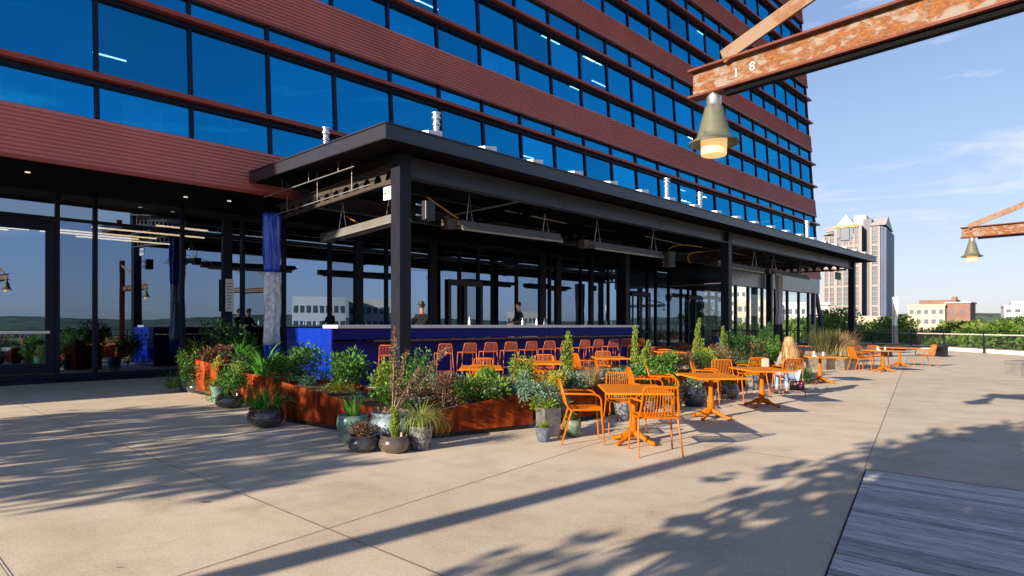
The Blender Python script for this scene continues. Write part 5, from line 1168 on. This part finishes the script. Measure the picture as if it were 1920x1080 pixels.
def person(loc, rz, label, pose, shirt, trousers, hairm, hair='short', skinm=None, sc=1.0, hat=False):
    skinm = skinm or M_skin; t = thing('person', label, 'person', loc, rz); t.scale = (sc,) * 3; V = Vector
    sit = pose in ('sit', 'sitfork'); hz = .52 if sit else .95
    pelvis = V((0, -.10 if sit else 0, hz)); chest = pelvis + V((0, .02, .36)); neck = chest + V((0, .01, .16)); headb = neck + V((0, .02, .08)); head = headb + V((0, .02, .10)); crown = head + V((0, -.01, .07))
    ch = [(pelvis, (.15, .11), None), (pelvis + V((0, 0, .15)), (.13, .10), 0), (chest, (.16, .11), 1), (neck, (.055, .055), 2), (headb, (.06, .07), 3), (head, (.075, .09), 4), (crown, (.06, .075), 5)]
    def add(p, r_, par): ch.append((p, r_, par)); return len(ch) - 1
    legs = {}; arms = {}
    for s in (-1, 1):
        hip = pelvis + V((s * .09, 0, -.02)); h1 = add(hip, .085, 0)
        if sit: knee = V((s * .12, .36, .50)); ank = V((s * .12, .34, .09)); toe = V((s * .13, .48, .04))
        else: knee = V((s * .10, .03, .50)); ank = V((s * .10, 0, .09)); toe = V((s * .11, .14, .04))
        k1 = add(hip.lerp(knee, .5), .075, h1); k2 = add(knee, .055, k1); k3 = add(knee.lerp(ank, .4), .052, k2); k4 = add(ank, .036, k3); k5 = add(toe, .035, k4); legs[s] = (hip, knee, ank, toe)
        sh_ = chest + V((s * .17, 0, .07)); a1 = add(sh_, .055, 2)
        if pose == 'bar': el = sh_ + V((s * .08, .10, -.26)); wr = el + V((-s * .02, .24, -.04))
        elif sit: el = sh_ + V((s * .06, .10, -.26)); wr = el + V((-s * .06, .24, .04))
        else: el = sh_ + V((s * .06, -.02, -.28)); wr = el + V((0, .10, -.24))
        a2 = add(sh_.lerp(el, .5), .045, a1); a3 = add(el, .038, a2); a4 = add(wr, .025, a3); d = (wr - el).normalized(); palm = wr + d * .06; a5 = add(palm, (.036, .018), a4); arms[s] = (sh_, el, wr, palm)
        sd = d.cross(V((0, 0, 1))).normalized()
        for q, (o_, l_) in enumerate(((-.028, .06), (-.010, .072), (.010, .068), (.027, .052))):
            f1 = add(palm + sd * o_ + d * .04, .009, a5); add(palm + sd * o_ + d * (.04 + l_) + V((0, 0, -.015)), .007, f1)
        f1 = add(palm - sd * s * .035 + d * .005, .010, a5); add(palm - sd * s * .055 + d * .035, .008, f1)
    skin('body', ch, skinm, t)
    c = [(pelvis + V((0, 0, .02)), (.165, .125), None), (pelvis + V((0, 0, .15)), (.15, .115), 0), (chest, (.178, .125), 1), (chest + V((0, 0, .10)), (.10, .085), 2)]
    for s in (-1, 1):
        sh_, el, wr, palm = arms[s]; i = len(c); c += [(sh_, .07, 2), (sh_.lerp(el, .5), .06, i), (el, .052, i + 1), (el.lerp(wr, .85), .038, i + 2)]
    skin('shirt', c, shirt, t)
    c = [(pelvis, (.172, .13), None)]
    for s in (-1, 1):
        hip, knee, ank, toe = legs[s]; i = len(c); c += [(hip, .10, 0), (hip.lerp(knee, .5), .088, i), (knee, .068, i + 1), (knee.lerp(ank, .9), .05, i + 2)]
    skin('trousers', c, trousers, t)
    for s in (-1, 1):
        hip, knee, ank, toe = legs[s]; skin('shoe', [(ank + V((0, -.03, -.04)), .045, None), (ank + V((0, .05, -.045)), .046, 0), (toe, .038, 1)], M_black, t, 1)
    # face
    m = MB(); m.tube([head + V((0, .085, .01)), head + V((0, .112, -.018)), head + V((0, .09, -.03))], [.008, .014, .01], 6)
    for s in (-1, 1): m.lathe([(.004, -.028), (.016, -.01), (.016, .012), (.004, .026)], head + V((s * .078, 0, -.01)), 8)
    m.build('nose_and_ears', skinm, t)
    m = MB()
    for s in (-1, 1): m.lathe([(.003, -.008), (.010, 0), (.003, .008)], head + V((s * .03, .085, .012)), 8)
    m.build('eye', M_black, t); m = MB(); m.tube([head + V((-.022, .088, -.052)), head + V((0, .094, -.054)), head + V((.022, .088, -.052))], .005, 5); m.build('mouth', M_fin, t)
    if hair == 'short': skin('hair', [(head + V((0, -.05, -.05)), (.085, .06), None), (head + V((0, -.045, .04)), (.105, .09), 0), (head + V((0, .0, .10)), (.095, .09), 1)], hairm, t)
    else:
        m = MB(); rr = random.Random(9)
        for i in range(900):
            a = rr.uniform(-2.5, 2.5) - math.pi / 2; e = rr.uniform(.0, 1.0)
            top_ = head + V((math.cos(a) * .085 * math.sin(e * 1.5 + .1), math.sin(a) * .10 * math.sin(e * 1.5 + .1), .03 + .10 * math.cos(e * 1.5)))
            fx = math.cos(a); bot = V((fx * .23 + rr.uniform(-.03, .03), pelvis.y - .10 + min(0, math.sin(a)) * .06 + rr.uniform(-.03, .03), chest.z - rr.uniform(-.02, .20)))
            mid = V((fx * .135, head.y - .02 + math.sin(a) * .125, head.z - .05 + .03 * (1 - e))); mid2 = top_.lerp(bot, .75) + V((fx * .02 + rr.uniform(-.02, .02), -.03, 0))
            pts = [top_, mid, mid2, bot]; wv = .014; vs = []
            for j, p in enumerate(pts):
                sd = V((math.sin(a + 1.57 + rr.uniform(-.3, .3)), -math.cos(a + 1.57), 0)); sd = V((-math.sin(a), math.cos(a), 0)); w_ = wv * (.6, 1, 1, .35)[j]; vs += [p + sd * w_, p - sd * w_]
            m.add(vs, [(2 * j, 2 * j + 1, 2 * j + 3, 2 * j + 2) for j in range(3)], True)
        m.lathe([(.05, -.06), (.10, -.03), (.112, .03), (.10, .085), (.06, .118), (.02, .128)], head + V((0, -.014, 0)), 16)
        m.build('hair', hairm, t, sharp=False)
    if hat:
        m = MB(); m.lathe([(.15, .06), (.15, .07), (.088, .075), (.08, .15), (.05, .165)], head, 18); m.build('hat', M_black, t)
    return t
mH, nH, lH, bH = newmat('blonde_hair'); gH = nH.new('ShaderNodeNewGeometry')
lH.new(ramp(nH, lH, gH.outputs['Random Per Island'], [(0, (.14, .07, .025)), (.5, (.30, .18, .075)), (1, (.50, .33, .16))]), bH.inputs['Base Color']); bH.inputs['Roughness'].default_value = .4; M_blond = mH
M_dhair = paint('dark_hair', (.03, .02, .015), .5); M_dshirt = paint('black_shirt', (.015, .015, .018), .8); M_bshirt = paint('blue_shirt', (.02, .06, .4), .8); M_lshirt = paint('grey_top', (.20, .20, .21), .85); M_jeans = paint('light_blue_jeans', (.24, .33, .48), .85, var=.2, scale=20)
camyaw = math.atan2(SA, CA) - math.pi / 2
wm = person(WCH, camyaw, 'woman with long blonde hair sitting with her back to the viewer', 'sit', M_lshirt, M_jeans, M_blond, 'long', sc=.97)
person((16.4, 15.2, .46), rad(60), 'bartender in black standing behind the blue bar', 'bar', M_dshirt, M_dshirt, M_dhair, sc=1.08)
person((12.2, 15.3, .46), rad(-20), 'person in a dark brimmed hat behind the bar near the corner post', 'bar', M_dshirt, M_dshirt, M_dhair, hat=True, sc=1.0)
m = MB(); m.box(8.6, 21.2, 14.6, 15.7, .003, .46); tag(m.build('bar_platform', M_black), 'dark raised platform behind the bar', 'platform')
person(off(I9, -.72, .05), face(off(I9, -.7, .05), I9), 'diner in a blue shirt seated under the pavilion roof', 'sit', M_bshirt, M_dshirt, M_dhair)
person(off(I9, .7, .0), face(off(I9, .7, .0), I9), 'dark-haired diner in brown seated across from the blue shirt', 'sit', M_wood, M_dshirt, M_dhair)
# her bags
hb_ = thing('black_handbag', 'black floral handbag hanging behind the seated woman\'s chair', 'bag', WCH - camf * .36 + camr * .03 + Vector((0, 0, .16)), camyaw)
m = MB(); m.add([(-.15, -.05, 0), (.15, -.05, 0), (.13, -.04, .20), (-.13, -.04, .20), (-.15, .05, 0), (.15, .05, 0), (.13, .04, .20), (-.13, .04, .20)], [(0, 1, 2, 3), (5, 4, 7, 6), (1, 5, 6, 2), (4, 0, 3, 7), (3, 2, 6, 7), (4, 5, 1, 0)]); m.build('bag_body', M_black, hb_, bevel=.02)
m = MB(); m.tube(arc((-.12, 0, .2), (-.14, .02, .5), (-.05, .02, .62), 6), .006, 5); m.tube(arc((.12, 0, .2), (.14, .02, .5), (.08, .02, .62), 6), .006, 5); m.build('strap', M_beigepot, hb_)
m = MB()
for (x, z, r_) in ((-.06, .13, .03), (.05, .08, .035), (0, .16, .022), (.08, .15, .02)): m.lathe([(r_, 0), (r_ * .5, .006)], (0, 0, 0), 8, M=Matrix.Translation((x, -.056, z)) @ Matrix.Rotation(rad(90), 4, 'X'))
m.build('flower_print', paint('pink_print', (.6, .08, .2), .6), hb_)
BC = WCH - camr * .62 + camf * .42
chair(BC, BC + camf, 'orange chair beside the blonde woman with the cream bag on its back')
sb = thing('cream_bag', 'cream bag hung on the chair left of the seated woman', 'bag', BC - camf * .30 + camr * .16 + Vector((0, 0, .62)), camyaw)
m = MB(); m.box(-.08, .08, -.05, .05, 0, .2); m.build('bag_body', paint('cream_cloth', (.42, .35, .27), .8), sb, bevel=.03)
m = MB(); m.tube(arc((-.06, 0, .24), (0, 0, .36), (.06, 0, .24), 6), .007, 5); m.build('strap', M_beigepot, sb)
# remove unused pieces
for o in list(bpy.data.objects):
    if o.type == 'MESH' and len(o.data.vertices) == 0: bpy.data.objects.remove(o)
